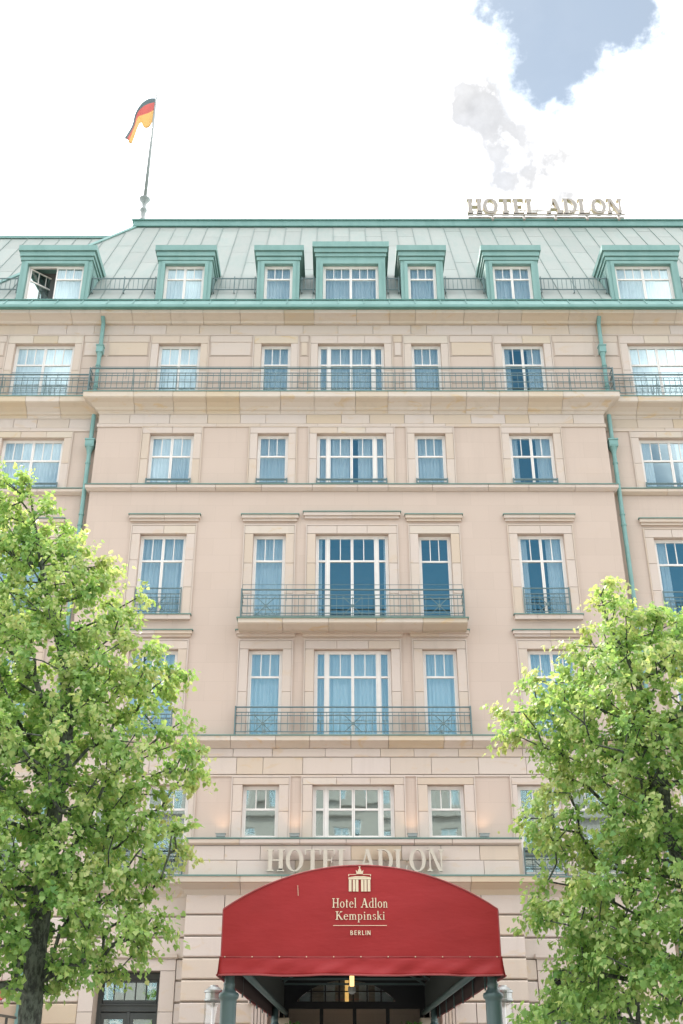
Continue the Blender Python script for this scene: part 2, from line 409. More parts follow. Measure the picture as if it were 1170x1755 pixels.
def wall_zone(x0, x1, z0, z1, y, holes, depth=.22, mat=None, name='wall'):
    xs = sorted(set([x0, x1] + [h[0] for h in holes if x0 < h[0] < x1] + [h[1] for h in holes if x0 < h[1] < x1]))
    zs = sorted(set([z0, z1] + [min(max(h[2], z0), z1) for h in holes] + [min(max(h[3], z0), z1) for h in holes]))
    mb = MB()
    inh = lambda x, z: any(h[0] < x < h[1] and h[2] < z < h[3] for h in holes)
    for a, b_ in zip(xs, xs[1:]):
        for c, d in zip(zs, zs[1:]):
            if not inh((a+b_)/2, (c+d)/2): mb.add([(a,y,c),(b_,y,c),(b_,y,d),(a,y,d)], [(0,1,2,3)])
    for h in holes:
        a, b_, c, d = h[0], h[1], max(h[2], z0), min(h[3], z1)
        if c >= d: continue
        yb = y + depth + .25
        mb.add([(a,y,c),(a,yb,c),(a,yb,d),(a,y,d)], [(0,1,2,3)])
        mb.add([(b_,y,c),(b_,yb,c),(b_,yb,d),(b_,y,d)], [(3,2,1,0)])
        if d == h[3]: mb.add([(a,y,d),(b_,y,d),(b_,yb,d),(a,yb,d)], [(3,2,1,0)])
        if c == h[2]: mb.add([(a,y,c),(b_,y,c),(b_,yb,c),(a,yb,c)], [(0,1,2,3)])
    return part(mb, name, mat or M['wall'])

stone_cache = {}
def stone_obj(name, L, hgt, dep, mat, x, y, z, parent=H, rust=False):
    """block of length L with its front face at y; x,z = lower left corner"""
    L = round(L, 3); key = (name, L, round(hgt, 3), round(dep, 3), mat.name, rust)
    me = stone_cache.get(key)
    if me is None:
        c = .03 if rust else .006
        mb = MB()
        g = .006; x0, x1, z0, z1 = g, L - g, g + (.012 if rust else 0), hgt - g - (.012 if rust else 0)
        cx = .006 if rust else c
        vs = [(x0, dep, z0), (x1, dep, z0), (x1, dep, z1), (x0, dep, z1),
              (x0, c, z0), (x1, c, z0), (x1, c, z1), (x0, c, z1),
              (x0+cx, 0, z0+c), (x1-cx, 0, z0+c), (x1-cx, 0, z1-c), (x0+cx, 0, z1-c)]
        fs = [(8,9,10,11)]
        for lo, hi in ((4, 8), (0, 4)):
            for k in range(4): fs.append((lo+k, lo+(k+1) % 4, hi+(k+1) % 4, hi+k))
        mb.add(vs, fs); me = mb.mesh(name, mat); stone_cache[key] = me
    return link(name, me, parent, (x, y, z))

def course(name, x0, x1, z0, z1, y, mat, avg=1.1, holes=(), proud=.018, rust=False, jitter=.28, minL=.12, parent=None, offs=None):
    """one row of blocks from x0 to x1 in front of y, skipping holes"""
    spans = [(x0, x1)]
    for h in holes:
        if h[2] < (z0 + z1)/2 < h[3]:
            ns = []
            for a, b_ in spans:
                if h[1] <= a or h[0] >= b_: ns.append((a, b_)); continue
                if h[0] - a > minL: ns.append((a, h[0]))
                if b_ - h[1] > minL: ns.append((h[1], b_))
            spans = ns
    for a, b_ in spans:
        n = max(1, round((b_ - a)/avg)); cuts = [a]
        for k in range(1, n): cuts.append(round(a + (b_-a)*(k + R.uniform(-jitter, jitter))/n, 2))
        cuts.append(b_)
        for c, d in zip(cuts, cuts[1:]):
            stone_obj(name, d - c, z1 - z0, proud + .05, mat, c, y - proud - R.uniform(0, .003), z0, parent or H, rust)

def molding(name, prof, x0, x1, y, mat, L=1.3, mit0=0, mit1=0, ret0=None, ret1=None, jitter=.2):
    """string course of stones: prof = [(out, z), ...] from bottom wall to top wall; mit=1 outward corner"""
    n = max(1, round((x1 - x0)/L)); cuts = [x0] + [x0 + (x1-x0)*(k + R.uniform(-jitter, jitter))/n for k in range(1, n)] + [x1]
    P_ = [(-.04, prof[0][1])] + list(prof) + [(-.04, prof[-1][1])]
    np_ = len(P_)
    for i, (a, b_) in enumerate(zip(cuts, cuts[1:])):
        vs = []
        for e in (0, 1):
            for d, z in P_:
                if e == 0: x = a + .006 if i > 0 else a - (max(d, 0) if mit0 else 0)
                else: x = b_ - .006 if i < n-1 else b_ + (max(d, 0) if mit1 else 0)
                vs.append((x, y - d, z))
        fs = [(k, (k+1) % np_, (k+1) % np_ + np_, k + np_) for k in range(np_)] + [tuple(range(np_))[::-1], tuple(range(np_, 2*np_))]
        o = part(MB().add(vs, fs), name, mat); fixn(o)
    for side, ret in ((-1, ret0), (1, ret1)):
        if not ret: continue
        xe = x0 if side < 0 else x1
        vs = []
        for e in (0, 1):
            for d, z in P_:
                yy = y - max(d, 0) if e == 0 else y + ret
                vs.append((xe + side*max(d, -.04), yy, z))
        fs = [(k, (k+1) % np_, (k+1) % np_ + np_, k + np_) for k in range(np_)] + [tuple(range(np_))[::-1], tuple(range(np_, 2*np_))]
        o = part(MB().add(vs, fs), name, mat); fixn(o)

# --- openings -------------------------------------------------------------
F5c = [(-11.2, 2.1, 'w'), (-6.27, 1.46, 'd'), (-2.74, 1.0, 's'), (0, 2.34, 'q'), (2.74, 1.0, 's'), (6.27, 1.46, 'd'), (11.2, 2.1, 'w')]
win = []     # (cx, w, z0, z1, type, yface, upper height, curtain mode, open)
def add_row(z0, z1, up, cols, modes, zout=None, tag_=''):
    for i, (c, w, ty) in enumerate(cols):
        yf = DY if abs(c) > RW and tag_ != 'F5' else 0.
        zz = z0
        if zout is not None and abs(c) > 4: zz = zout
        win.append(dict(c=c, w=w, z0=zz, z1=z1, ty=ty, y=yf, up=up, mode=modes[i], row=tag_))
add_row(22.92, 25.30, .78, F5c, ['f','f','f','f','f','p','f'], tag_='F5')
add_row(19.36, 21.44, .78, F5c, ['f','f','f','p','f','p','p'], tag_='F4')
add_row(14.28, 17.52, .86, F5c, ['f','f','f','n','n','p','p'], zout=14.62, tag_='F3')
add_row(10.66, 13.46, .80, F5c, ['f','f','f','f','f','f','f'], tag_='F2')
F1c = [(-7.05, 1.2, 's'), (-5.5, 1.2, 's'), (-2.74, 1.0, 's'), (0, 2.34, 'q'), (2.74, 1.0, 's'), (5.5, 1.2, 's'), (7.05, 1.2, 's'), (-10.4, 1.2, 's'), (-12., 1.2, 's'), (10.4, 1.2, 's'), (12., 1.2, 's')]
add_row(7.64, 9.2, .62, F1c, ['t']*11, zout=6.62, tag_='F1')
for w_ in win:
    w_['hole'] = (w_['c'] - w_['w']/2 - .04, w_['c'] + w_['w']/2 + .04, w_['z0'], w_['z1'])
doors = [(-6.2, 1.76), (6.32, 1.76)]
dh = [(c - w/2, c + w/2, 0, 4.1) for c, w in doors]
def holes_in(x0, x1, z0, z1, extra=()):
    return [h for h in [w_['hole'] for w_ in win] + list(extra) if h[0] > x0 - .01 and h[1] < x1 + .01 and h[3] > z0 and h[2] < z1]

segs = [(-WX, -RW, DY), (-RW, RW, 0.), (RW, WX, DY)]
PH = (-2.0, 2.0, 0, 4.25)      # portal opening
for x0, x1, y in segs:
    cen = y == 0.
    ex = dh + ([PH] if cen else [])
    wall_zone(x0, x1, 0, 6.06, y + .03, holes_in(x0, x1, 0, 6.0, ex), mat=M['mortar'], name='wall_backing')
    wall_zone(x0, x1, 6.06, 9.46, y, holes_in(x0, x1, 6.06, 9.46))
    wall_zone(x0, x1, 9.46, 10.32, y + .03, [], mat=M['mortar'], name='wall_backing')
    wall_zone(x0, x1, 10.32, 19.2, y, holes_in(x0, x1, 10.32, 19.2))
    wall_zone(x0, x1, 19.2, 21.78, y, holes_in(x0, x1, 19.2, 21.78))
    wall_zone(x0, x1, 21.78, 22.36, y + .03, [], mat=M['mortar'], name='wall_backing')
    wall_zone(x0, x1, 22.36, 22.88, y, [])
    # ashlar courses
    lo, hi = x0, x1
    course('fascia_stone', lo, hi, 21.84, 22.22, y, M['stone'], 1.2)
    course('band_stone', lo, hi, 10.03, 10.29, y, M['stone'], 1.35)
    course('band_stone', lo, hi, 9.51, 10.02, y, M['stone'], 1.25)
    # rusticated ground floor
    for k in range(11):
        z0 = 5.5 - .55*k
        if z0 < -.3: break
        course('rusticated_stone', lo, hi, max(z0, 0), z0 + .55, y, M['stone'], 1.0, holes=[(h[0]-.42, h[1]+.42, h[2], 4.55) for h in dh] + ([(-4.7, 4.7, 0, 7)] if cen else []), proud=.05, rust=True)
wall_zone(-WX, WX, 22.88, 25.66, 0, holes_in(-WX, WX, 22.88, 25.66))
wall_zone(-WX, WX, 25.66, 26.9, .03, [], mat=M['mortar'], name='wall_backing')
course('frieze_stone', -WX, WX, 25.72, 26.13, 0, M['stone'], 1.25)
# side returns of the projecting centre
for s in (-1, 1):
    part(B(min(s*RW, s*(RW-.02)), max(s*RW, s*(RW-.02)), .002, DY + .05, 0, 22.88), 'wall_return', M['wall'])

# --- string courses and cornices -----------------------------------------
def full_molding(name, prof, mat, L=1.3):
    molding(name, prof, -RW, RW, 0., mat, L, 1, 1, DY, DY)
    for s in (-1, 1):
        a, b_ = (-WX, -RW - .02) if s < 0 else (RW + .02, WX)
        molding(name, prof, a, b_, DY, mat, L)
def wide_molding(name, prof, mat, L=1.3): molding(name, prof, -WX, WX, 0., mat, L)
def flashing(z, out, t=.03, x0=-RW, x1=RW, y=0., wings=True, ret=True):
    part(B(x0 - out, x1 + out, y - out, y + (DY if ret else .02), z, z + t), 'flashing', M['flash'])
    if wings:
        for s in (-1, 1):
            a, b_ = (-WX, -RW - out) if s < 0 else (RW + out, WX)
            part(B(a, b_, DY - out, DY + .01, z, z + t), 'flashing', M['flash'])
wide_molding('cornice_stone', [(.02, 26.13), (.12, 26.14), (.16, 26.22), (.36, 26.30), (.5, 26.33), (.5, 26.47), (.1, 26.47)], M['cornice'])
wide_molding('ledge_stone', [(.03, 25.66), (.03, 25.71)], M['stone_frame'], 2.2)
full_molding('cornice_stone', [(.02, 22.25), (.06, 22.33), (.12, 22.36), (.16, 22.44), (.30, 22.55), (.48, 22.62), (.52, 22.66), (.52, 22.86), (.1, 22.86)], M['cornice'])
flashing(22.861, .54, .035)
full_molding('ledge_stone', [(.035, 21.70), (.035, 21.83)], M['stone_frame'], 2.0)
full_molding('ledge_stone', [(.02, 22.22), (.02, 22.25)], M['stone_frame'], 3.0)
full_molding('ledge_stone', [(.04, 19.13), (.13, 19.2), (.15, 19.22), (.15, 19.32), (.02, 19.33)], M['stone_frame'], 1.5)
flashing(19.331, .17, .03)
full_molding('cornice_stone', [(.03, 10.29), (.06, 10.31), (.10, 10.35), (.22, 10.44), (.27, 10.47), (.27, 10.61), (.05, 10.61)], M['cornice'], 1.25)
flashing(10.611, .29, .035)
full_molding('ledge_stone', [(.03, 9.44), (.03, 9.49)], M['stone_frame'], 2.2)
# string course at the first floor sill (beside the portal)
for a, b_, y, m0, m1 in ((-RW, -4.72, 0, 1, 0), (4.72, RW, 0, 0, 1), (-WX, -RW-.02, DY, 0, 0), (RW+.02, WX, DY, 0, 0)):
    molding('cornice_stone', [(.03, 6.02), (.06, 6.1), (.16, 6.2), (.2, 6.3), (.32, 6.36), (.32, 6.52), (.1, 6.52)], a, b_, y, M['cornice'], 1.3, m0, m1, DY if m0 else None, DY if m1 else None)
    part(B(a, b_, y - .34, y, 6.521, 6.55), 'flashing', M['flash'])

# --- portal block ----------------------------------------------------------
PY = -.45; PW = 4.68
wall_zone(-PW, PW, 0, 7.40, PY + .03, [PH], depth=.9, mat=M['mortar'], name='portal_backing')
for s in (-1, 1): part(B(min(s*PW, s*(PW-.03)), max(s*PW, s*(PW-.03)), PY + .031, -.001, 0, 7.4), 'portal_return', M['stone_frame'])
for k in range(11):
    z0 = 5.5 - .55*k
    if z0 < -.3: break
    course('portal_stone', -PW, PW, max(z0, 0), z0 + .55, PY, M['stone'], 1.15, holes=[(PH[0]-.3, PH[1]+.3, 0, 4.5)], proud=.05, rust=True)
molding('portal_cornice_stone', [(.03, 6.02), (.07, 6.1), (.10, 6.16), (.24, 6.27), (.28, 6.31), (.35, 6.33), (.35, 6.48), (.1, 6.48)], -PW, PW, PY, M['cornice'], 1.3, 1, 1, .45, .45)
part(B(-PW-.37, PW+.37, PY-.37, 0, 6.481, 6.52), 'flashing', M['flash'])
course('parapet_stone', -PW, PW, 6.53, 6.96, PY, M['stone'], 1.25)
course('parapet_stone', -PW, PW, 6.96, 7.37, PY, M['stone'], 1.2)
molding('ledge_stone', [(.04, 7.38), (.08, 7.41), (.10, 7.43), (.10, 7.53), (.02, 7.54)], -PW, PW, PY, M['stone_frame'], 1.5, 1, 1, .45, .45)
part(B(-PW-.12, PW+.12, PY-.12, 0, 7.541, 7.575), 'flashing', M['flash'])
# fluted stone jambs beside the entrance
for s in (-1, 1):
    for k in range(5):
        xx = s*(2.36 + .09*k); part(B(xx - .035, xx + .035, PY - .12, PY + .02, 0, 3.25), 'pilaster_flute', M['stone_frame'])
    part(B(s*2.54 - .3, s*2.54 + .3, PY - .17, PY + .02, 3.25, 3.5), 'pilaster_capital', M['stone_frame'])
    part(B(s*1.9 - .17, s*1.9 + .17, PY - .5, PY + .02, 2.55, 2.9), 'corbel_stone', M['cornice'])

# --- window surrounds -------------------------------------------------------
def surround(w_, jw=.30, lint=.30, hood=None, jambz=None, proud=.03):
    c, w, z0, z1, y = w_['c'], w_['w'] + .08, w_['z0'], w_['z1'], w_['y']
    zb = z0
    n = max(2, round((z1 - zb)/1.15))
    for s in (-1, 1):
        xa = c + s*w/2 if s > 0 else c - w/2 - jw
        for k in range(n):
            a = zb + (z1 - zb)*k/n; b_ = zb + (z1-zb)*(k+1)/n
            stone_obj('jamb_stone', jw, b_ - a, proud + .03, M['stone_frame'], xa, y - proud - (.001*k), a)
    k = 3 if w > 1.9 else (2 if w > 1.3 else 1)
    L = (w + 2*jw)/k
    for i in range(k):
        stone_obj('lintel_stone', L, lint, proud + .04, M['stone_frame'] if R.random() < .7 else M['cornice'], c - w/2 - jw + i*L, y - proud - .004, z1)
    # thin raised outer architrave edge
    a = MB(); e = .035
    for s in (-1, 1):
        xx = c + s*(w/2 + jw)
        a.box(min(xx, xx + s*e), max(xx, xx + s*e), y - proud - .015, y + .01, zb, z1 + lint)
    a.box(c - w/2 - jw - e, c + w/2 + jw + e, y - proud - .016, y + .01, z1 + lint, z1 + lint + e)
    part(a, 'architrave_edge', M['stone_frame'])
    if hood:
        h0, hh, ov = hood
        hw = w/2 + jw + .08
        kk = 2; 
        for i in range(kk):
            xa = c - hw + 2*hw*i/kk; xb = c - hw + 2*hw*(i+1)/kk
            mb = MB(); mb.box(xa + (.004 if i else 0), xb - (.004 if i < kk-1 else 0), y - .07, y + .02, h0, h0 + hh*.45)
            mb.box(xa + (.004 if i else -.04), xb - (.004 if i < kk-1 else -.04), y - .12, y + .02, h0 + hh*.45, h0 + hh)
            part(mb, 'hood_stone', M['stone_frame'])
        part(B(c - hw - .07, c + hw + .07, y - .15, y + .01, h0 + hh + .001, h0 + hh + .032), 'hood_flashing', M['flash'])

for w_ in win:
    r = w_['row']; q = w_['ty'] == 'q'
    if r == 'F3': surround(w_, .29, .30, hood=(17.97 if not q else 18.07, .22, 0))
    elif r == 'F2': surround(w_, .29, .28, hood=(13.86, .2, 0))
    elif r == 'F4': surround(w_, .27, .25)
    elif r == 'F5': surround(w_, .27, .34)
    elif r == 'F1': surround(w_, .30 if abs(w_['c']) < 4 else .17, .22)
# sills of the outer third floor windows
for w_ in win:
    if w_['row'] == 'F3' and abs(w_['c']) > 4:
        c, hw, y = w_['c'], w_['w']/2 + .36, w_['y']
        for i in (0, 1, 2):
            xa = c - hw + 2*hw*i/3; part(B(xa + .004, xa + 2*hw/3 - .004, y - .13, y + .01, 14.44, 14.59), 'sill_stone', M['stone_frame'])
        part(B(c-hw-.03, c+hw+.03, y - .16, y + .02, 14.591, 14.62), 'sill_flashing', M['flash'])
# sunk panels between the top floor windows
def panels(cols, y, x0, x1):
    xs = [x0] + sum([[c - w/2 - .38, c + w/2 + .38] for c, w, _ in cols], []) + [x1]
    for a, b_ in zip(xs[::2], xs[1::2]):
        if b_ - a < .25: continue
        part(B(a + .05, b_ - .05, y - .022, y + .01, 24.78, 25.34), 'wall_panel', M['stone_frame'])
        part(B(a + .0, b_ - .0, y - .02, y + .01, 25.37, 25.64), 'wall_panel', M['stone_frame'])
        for zc in (24.74, 24.2, 23.55):
            part(B(a, b_, y - .004, y + .01, zc - .012, zc + .012), 'wall_groove', M['mortar'])
panels([q for q in F5c if abs(q[0]) < RW], 0, -RW + .02, RW - .02)
panels([F5c[0]], 0, -WX, -RW - .02); panels([F5c[-1]], 0, RW + .02, WX)

# --- windows ------------------------------------------------------------------
pane_cache = {}
def pane(parent, x0, x1, z0, z1, y):
    key = (round(x1-x0, 3), round(z1-z0, 3)); me = pane_cache.get(key)
    if me is None:
        me = B(0, key[0], 0, .006, 0, key[1]).mesh('pane', M['glass']); pane_cache[key] = me
    # each pane sits a hair differently in its frame, so reflections break from pane to pane
    o = link('pane', me, parent, (x0, y, z0)); o.rotation_euler = (rad(R.uniform(-.35, .35)), 0, rad(R.uniform(-.35, .35))); return o
def curtain(parent, x0, x1, z0, z1, y, amp=.032, gather=.135):
    n = max(6, int((x1 - x0)/.022)); vs = []; ph = R.uniform(0, 6)
    for i in range(n+1):
        x = x0 + (x1 - x0)*i/n
        a = 2*math.pi*x/gather + ph; yy = y + amp*math.sin(a + .6*math.sin(a*.37)) + amp*.4*math.sin(a*.31)
        vs.append((x, yy, z0)); vs.append((x + .008*math.sin(a*2.1), yy*.5 + y*.5, z1))
    fs = [(2*i, 2*i+2, 2*i+3, 2*i+1) for i in range(n)]
    return build(MB().add(vs, fs), 'curtain', M['curtain'], parent, smooth=True)
def window(c, w, z0, z1, ty, yf, up, mode, rec=.14, parent=None, fr=.06, mat=None, name='window', opening=None, room=1.3, dropsash=False):
    mat = mat or M['white']
    y = yf + rec; x0, x1 = c - w/2 - .035, c + w/2 + .035
    mb = MB()
    # outer frame
    mb.box(x0, x0 + fr, y, y + .09, z0, z1); mb.box(x1 - fr, x1, y, y + .09, z0, z1)
    mb.box(x0 + fr, x1 - fr, y, y + .09, z1 - fr, z1); mb.box(x0 + fr, x1 - fr, y, y + .09, z0, z0 + fr*.8)
    a, b_ = x0 + fr, x1 - fr; za, zb = z0 + fr*.8, z1 - fr
    lay = {'s': [(a, b_, 3)], 'd': [(a, (a+b_)/2, 2), ((a+b_)/2, b_, 2)], 'w': [(a, (a+b_)/2, 3), ((a+b_)/2, b_, 3)]}
    if ty == 'q':
        sl = .30; m1 = a + sl; m2 = b_ - sl
        lay['q'] = [(a, m1, 1), (m1 + .07, (a+b_)/2, 2), ((a+b_)/2, m2 - .07, 2), (m2, b_, 1)]
        mb.box(m1, m1 + .07, y - .012, y + .08, za, zb); mb.box(m2 - .07, m2, y - .012, y + .08, za, zb)
    panes = []; sashes = lay[ty]; st = .045
    zt = zb - up
    for k, (sa, sb, nu) in enumerate(sashes):
        if opening is not None and k == opening: continue
        ys = y + .012
        mb.box(sa + .003, sa + st, ys, ys + .06, za, zb); mb.box(sb - st, sb - .003, ys, ys + .06, za, zb)
        mb.box(sa + st, sb - st, ys, ys + .06, zb - st, zb); mb.box(sa + st, sb - st, ys, ys + .06, za, za + st*1.3)
        mb.box(sa + st, sb - st, ys - .006, ys + .055, zt - .03, zt + .03)
        pw = (sb - sa - 2*st)
        for j in range(1, nu):
            xx = sa + st + pw*j/nu; mb.box(xx - .014, xx + .014, ys + .004, ys + .05, zt + .03, zb - st)
        for j in range(nu):
            panes.append((sa + st + pw*j/nu + (.014 if j else 0), sa + st + pw*(j+1)/nu - (.014 if j < nu-1 else 0), zt + .03, zb - st, ys + .03))
        panes.append((sa + st, sb - st, za + st*1.3, zt - .03, ys + .03))
    fo = build(mb, name, mat, parent or H)
    for p in panes: pane(fo, *p)
    # room behind
    rm = MB(); d0, d1 = y + .10, y + room
    xa, xb = x0 - .25, x1 + .25; zl, zh = z0 - .1, z1 + .2
    rm.add([(xa,d0,zl),(xb,d0,zl),(xb,d0,zh),(xa,d0,zh),(xa,d1,zl),(xb,d1,zl),(xb,d1,zh),(xa,d1,zh)], [(4,5,6,7),(0,4,7,3),(1,2,6,5),(3,7,6,2),(0,1,5,4)])
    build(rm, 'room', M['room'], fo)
    yc = y + .145
    if mode == 'f': curtain(fo, x0 + .02, x1 - .02, z0 + .02, z1 - .03, yc)
    elif mode == 'h': curtain(fo, c + .03, x1 - .02, z0 + .02, z1 - .03, yc)
    elif mode == 'p':
        if ty in 'dw':
            curtain(fo, x0 + .02, x0 + w*.22, z0 + .02, z1 - .03, yc, .03, .07)
            curtain(fo, c + w*.12, x1 - .02, z0 + .02, z1 - .03, yc, .03, .08)
        elif ty == 'q':
            curtain(fo, x0 + .02, c - .02, z0 + .02, z1 - .03, yc); curtain(fo, c + .22, x1 - .02, z0 + .02, z1 - .03, yc)
        else: curtain(fo, x0 + .02, c + w*.1, z0 + .02, z1 - .03, yc)
    elif mode == 'n':
        if ty == 'q': curtain(fo, x0 + .02, x0 + .22, z0 + .02, z1 - .03, yc, .02, .06); curtain(fo, x1 - .16, x1 - .02, z0 + .02, z1 - .03, yc, .02, .06)
        else: pass
    elif mode == 't':   # tied back drapes
        for s in (-1, 1):
            xe = c + s*(w/2); vs = []; n = 10; m_ = 8
            for i in range(n+1):
                t_ = i/n; wd = (w*.5)*(1 - t_)**1.3 + .07
                for j in range(m_+1):
                    u = j/m_; vs.append((xe - s*wd*u, yc + .025*math.sin(u*18), z1 - .03 - (z1 - z0)*.75*t_))
            fs = [(i*(m_+1)+j, i*(m_+1)+j+1, (i+1)*(m_+1)+j+1, (i+1)*(m_+1)+j) for i in range(n) for j in range(m_)]
            build(MB().add(vs, fs), 'curtain', M['drape'], fo, smooth=True)
    return fo
for w_ in win:
    drop = w_['row'] == 'F3' and abs(w_['c'] - 2.74) < .1
    window(w_['c'], w_['w'], w_['z0'] + .01, w_['z1'] - .01, w_['ty'], w_['y'], w_['up'], w_['mode'], rec=.14 if not drop else .19)

# --- railings -------------------------------------------------------------------
def star(mb_parent, cx, zc, r, y, y2=None):
    mb = MB()
    for k in range(4):
        a = math.pi*k/4; dx, dz = math.cos(a), math.sin(a); rr = r if k % 2 == 0 else r*1.38
        if k == 0: continue
        mb.bar((cx - dx*rr, y, zc - dz*rr), (cx + dx*rr, y, zc + dz*rr), .018, .022)
    n = 10; mb.prism([(cx + .05*math.cos(2*math.pi*i/n), zc + .05*math.sin(2*math.pi*i/n)) for i in range(n)], y - .016, y + .016)
    return build(mb, 'star_ornament', M['rail'], mb_parent)
bal_cache = {}
def baluster(parent, x, y, z0, z1, t=.016):
    key = (round(z1 - z0, 3), t); me = bal_cache.get(key)
    if me is None: me = B(-t/2, t/2, -t/2, t/2, 0, key[0]).mesh('baluster', M['rail']); bal_cache[key] = me
    return link('baluster', me, parent, (x, y, z0))
def railing(x0, x1, y, zb, ztop, levels, sp=.2, stars=(), side=None, wire=None, topw=.05, braces=0., name='balcony_railing'):
    """levels = heights of the horizontal bars under the top rail"""
    mb = MB(); mb.box(x0, x1, y - topw/2, y + topw/2, ztop - .035, ztop)
    for z in levels: mb.box(x0, x1, y - .012, y + .012, z - .012, z + .012)
    for xx in (x0, x1): mb.box(xx - .02, xx + .02, y - .021, y + .021, zb, ztop + .02)
    L = x1 - x0
    if side:
        for xx in (x0, x1):
            mb.box(xx - .015, xx + .015, y + .02, y + side, ztop - .035, ztop - .005)
            for z in levels: mb.box(xx - .01, xx + .01, y + .02, y + side, z - .012, z + .012)
            k = int(side/.2)
            for j in range(1, k+1): mb.box(xx - .007, xx + .007, y + j*.2 - .007, y + j*.2 + .007, levels[-1], levels[0] - .013)
    if wire:
        mb.box(x0, x1, y + .25, y + .262, wire, wire + .014)
        k = max(1, int(L/1.2))
        for j in range(k+1): mb.box(x0 + L*j/k - .006, x0 + L*j/k + .006, y + .25, y + .262, ztop - .3, wire)
    if braces:
        n = int(L/braces)
        for j in range(1, n):
            xx = x0 + L*j/n; mb.box(xx - .012, xx + .012, y - .013, y + .013, zb, ztop - .036)
            mb.bar((xx, y + .02, ztop - .25), (xx, y + .32, zb), .016)
    ro = build(mb, name, M['rail'], H)
    n = max(2, round(L/sp))
    for j in range(1, n):
        xx = x0 + L*j/n
        if any(abs(xx - sx) < r*.9 for sx, r in stars): continue
        baluster(ro, xx, y, levels[-1], levels[0])
    for sx, r in stars: star(ro, sx, (levels[0] + levels[-1])/2 if len(levels) < 4 else levels[2], r, y)
    return ro
# top balcony
lv = [23.68, 23.58, 23.30, 23.04]
railing(-9.3, 9.3, -.46, 22.9, 23.9, lv, .2, side=.4, braces=1.55, wire=24.12)
for a, b_ in ((-WX, -9.36), (9.36, WX)): railing(a, b_, DY - .46, 22.9, 23.84, lv, .2, braces=1.55, wire=24.08)
# balcony of the third floor: slab and railing
for a, b_ in zip([-3.6, -2.2, -.75, .75, 2.2], [-2.2, -.75, .75, 2.2, 3.6]):
    vs = []; pr = [(-.04, 13.98), (.35, 13.98), (.62, 14.06), (.68, 14.10), (.68, 14.24), (-.04, 14.24)]
    for x in (a + .005, b_ - .005): vs += [(x, -d, z) for d, z in pr]
    o = part(MB().add(vs, [(k, (k+1) % 6, (k+1) % 6 + 6, k + 6) for k in range(6)] + [tuple(range(6))[::-1], tuple(range(6, 12))]), 'balcony_stone', M['cornice']); fixn(o)
part(B(-3.64, 3.64, -.72, 0.0, 14.241, 14.275), 'flashing', M['flash'])
st3 = [(-2.74, .3), (0, .3), (2.74, .3)]
railing(-3.52, 3.52, -.64, 14.27, 15.24, [15.04, 14.92, 14.67, 14.42, 14.33], .2, stars=st3, side=.6, wire=15.5)
# balcony of the second floor
railing(-3.58, 3.58, -.24, 10.64, 11.52, [11.34, 11.24, 10.99, 10.74], .2, stars=[(-2.74, .27), (0, .27), (2.74, .27)], side=.22)
# window guards
for w_ in win:
    c, w, y = w_['c'], w_['w'], w_['y']
    if w_['row'] == 'F4': railing(c - w/2 - .02, c + w/2 + .02, y - .06, 19.37, 19.60, [19.54, 19.44], .4, name='window_guard', topw=.03)
    if w_['row'] == 'F3' and abs(c) > 4: railing(c - w/2 + .0, c + w/2 - .0, y - .04, 14.63, 15.55, [15.34, 15.22, 14.98, 14.73], .17, stars=[(c, .26)], name='window_guard', topw=.035)
    if w_['row'] == 'F2' and abs(c) > 4: railing(c - w/2, c + w/2, y - .04, 10.66, 11.5, [11.34, 11.22, 10.98, 10.73], .17, stars=[(c, .26)], name='window_guard', topw=.035)
    if w_['row'] == 'F1' and abs(c) > 4:
        railing(c - w/2 + .02, c + w/2 - .02, y - .02, 6.58, 7.38, [7.22, 7.12, 6.86, 6.64], .33, stars=[(c, .25)], name='window_guard', topw=.08)

# --- downpipes --------------------------------------------------------------------
for s in (-1, 1):
    x = s*9.13; y = DY - .15; r = .075
    mb = MB()
    y5 = -.13; mb.tube([(x, y5 - .2, 26.32), (x, y5 - .02, 26.1), (x, y5, 25.7), (x, y5, 22.9)], r, 12)
    mb.tube([(x, y, 22.3), (x, y, 21.1)], r, 12); mb.tube([(x, y, 20.75), (x, y, .2)], r, 12)
    for z in (24.2, 23.3): mb.tube([(x, y5, z), (x, y5, z + .05)], r + .02, 12)
    for z in (20.3, 18.3, 17.9, 15.2, 12.4, 9.4, 8.0, 5.2, 3.0): mb.tube([(x, y, z), (x, y, z + .05)], r + .02, 12)
    o = part(mb, 'downpipe', M['pipe'], smooth=False)
    hb = MB(); hb.box(x - .17, x + .17, y - .17, y + .15, 21.2, 21.25); hb.box(x - .15, x + .15, y - .15, y + .13, 20.95, 21.2)
    hb.lathe([(.13, 20.98), (.15, 20.95), (.10, 20.82), (.08, 20.7)][::-1], 12, (x, y)); hb.box(x - .11, x + .11, y - .158, y - .14, 21.0, 21.16)
    build(hb, 'hopper', M['pipe'], o)
    y = y5; cb = MB(); cb.box(x - .12, x + .12, y - .12, y + .12, 24.78, 25.06); cb.box(x - .14, x + .14, y - .14, y + .125, 25.06, 25.1); cb.lathe([(.08, 24.62), (.11, 24.78)], 12, (x, y))
    build(cb, 'rain_box', M['pipe'], o)

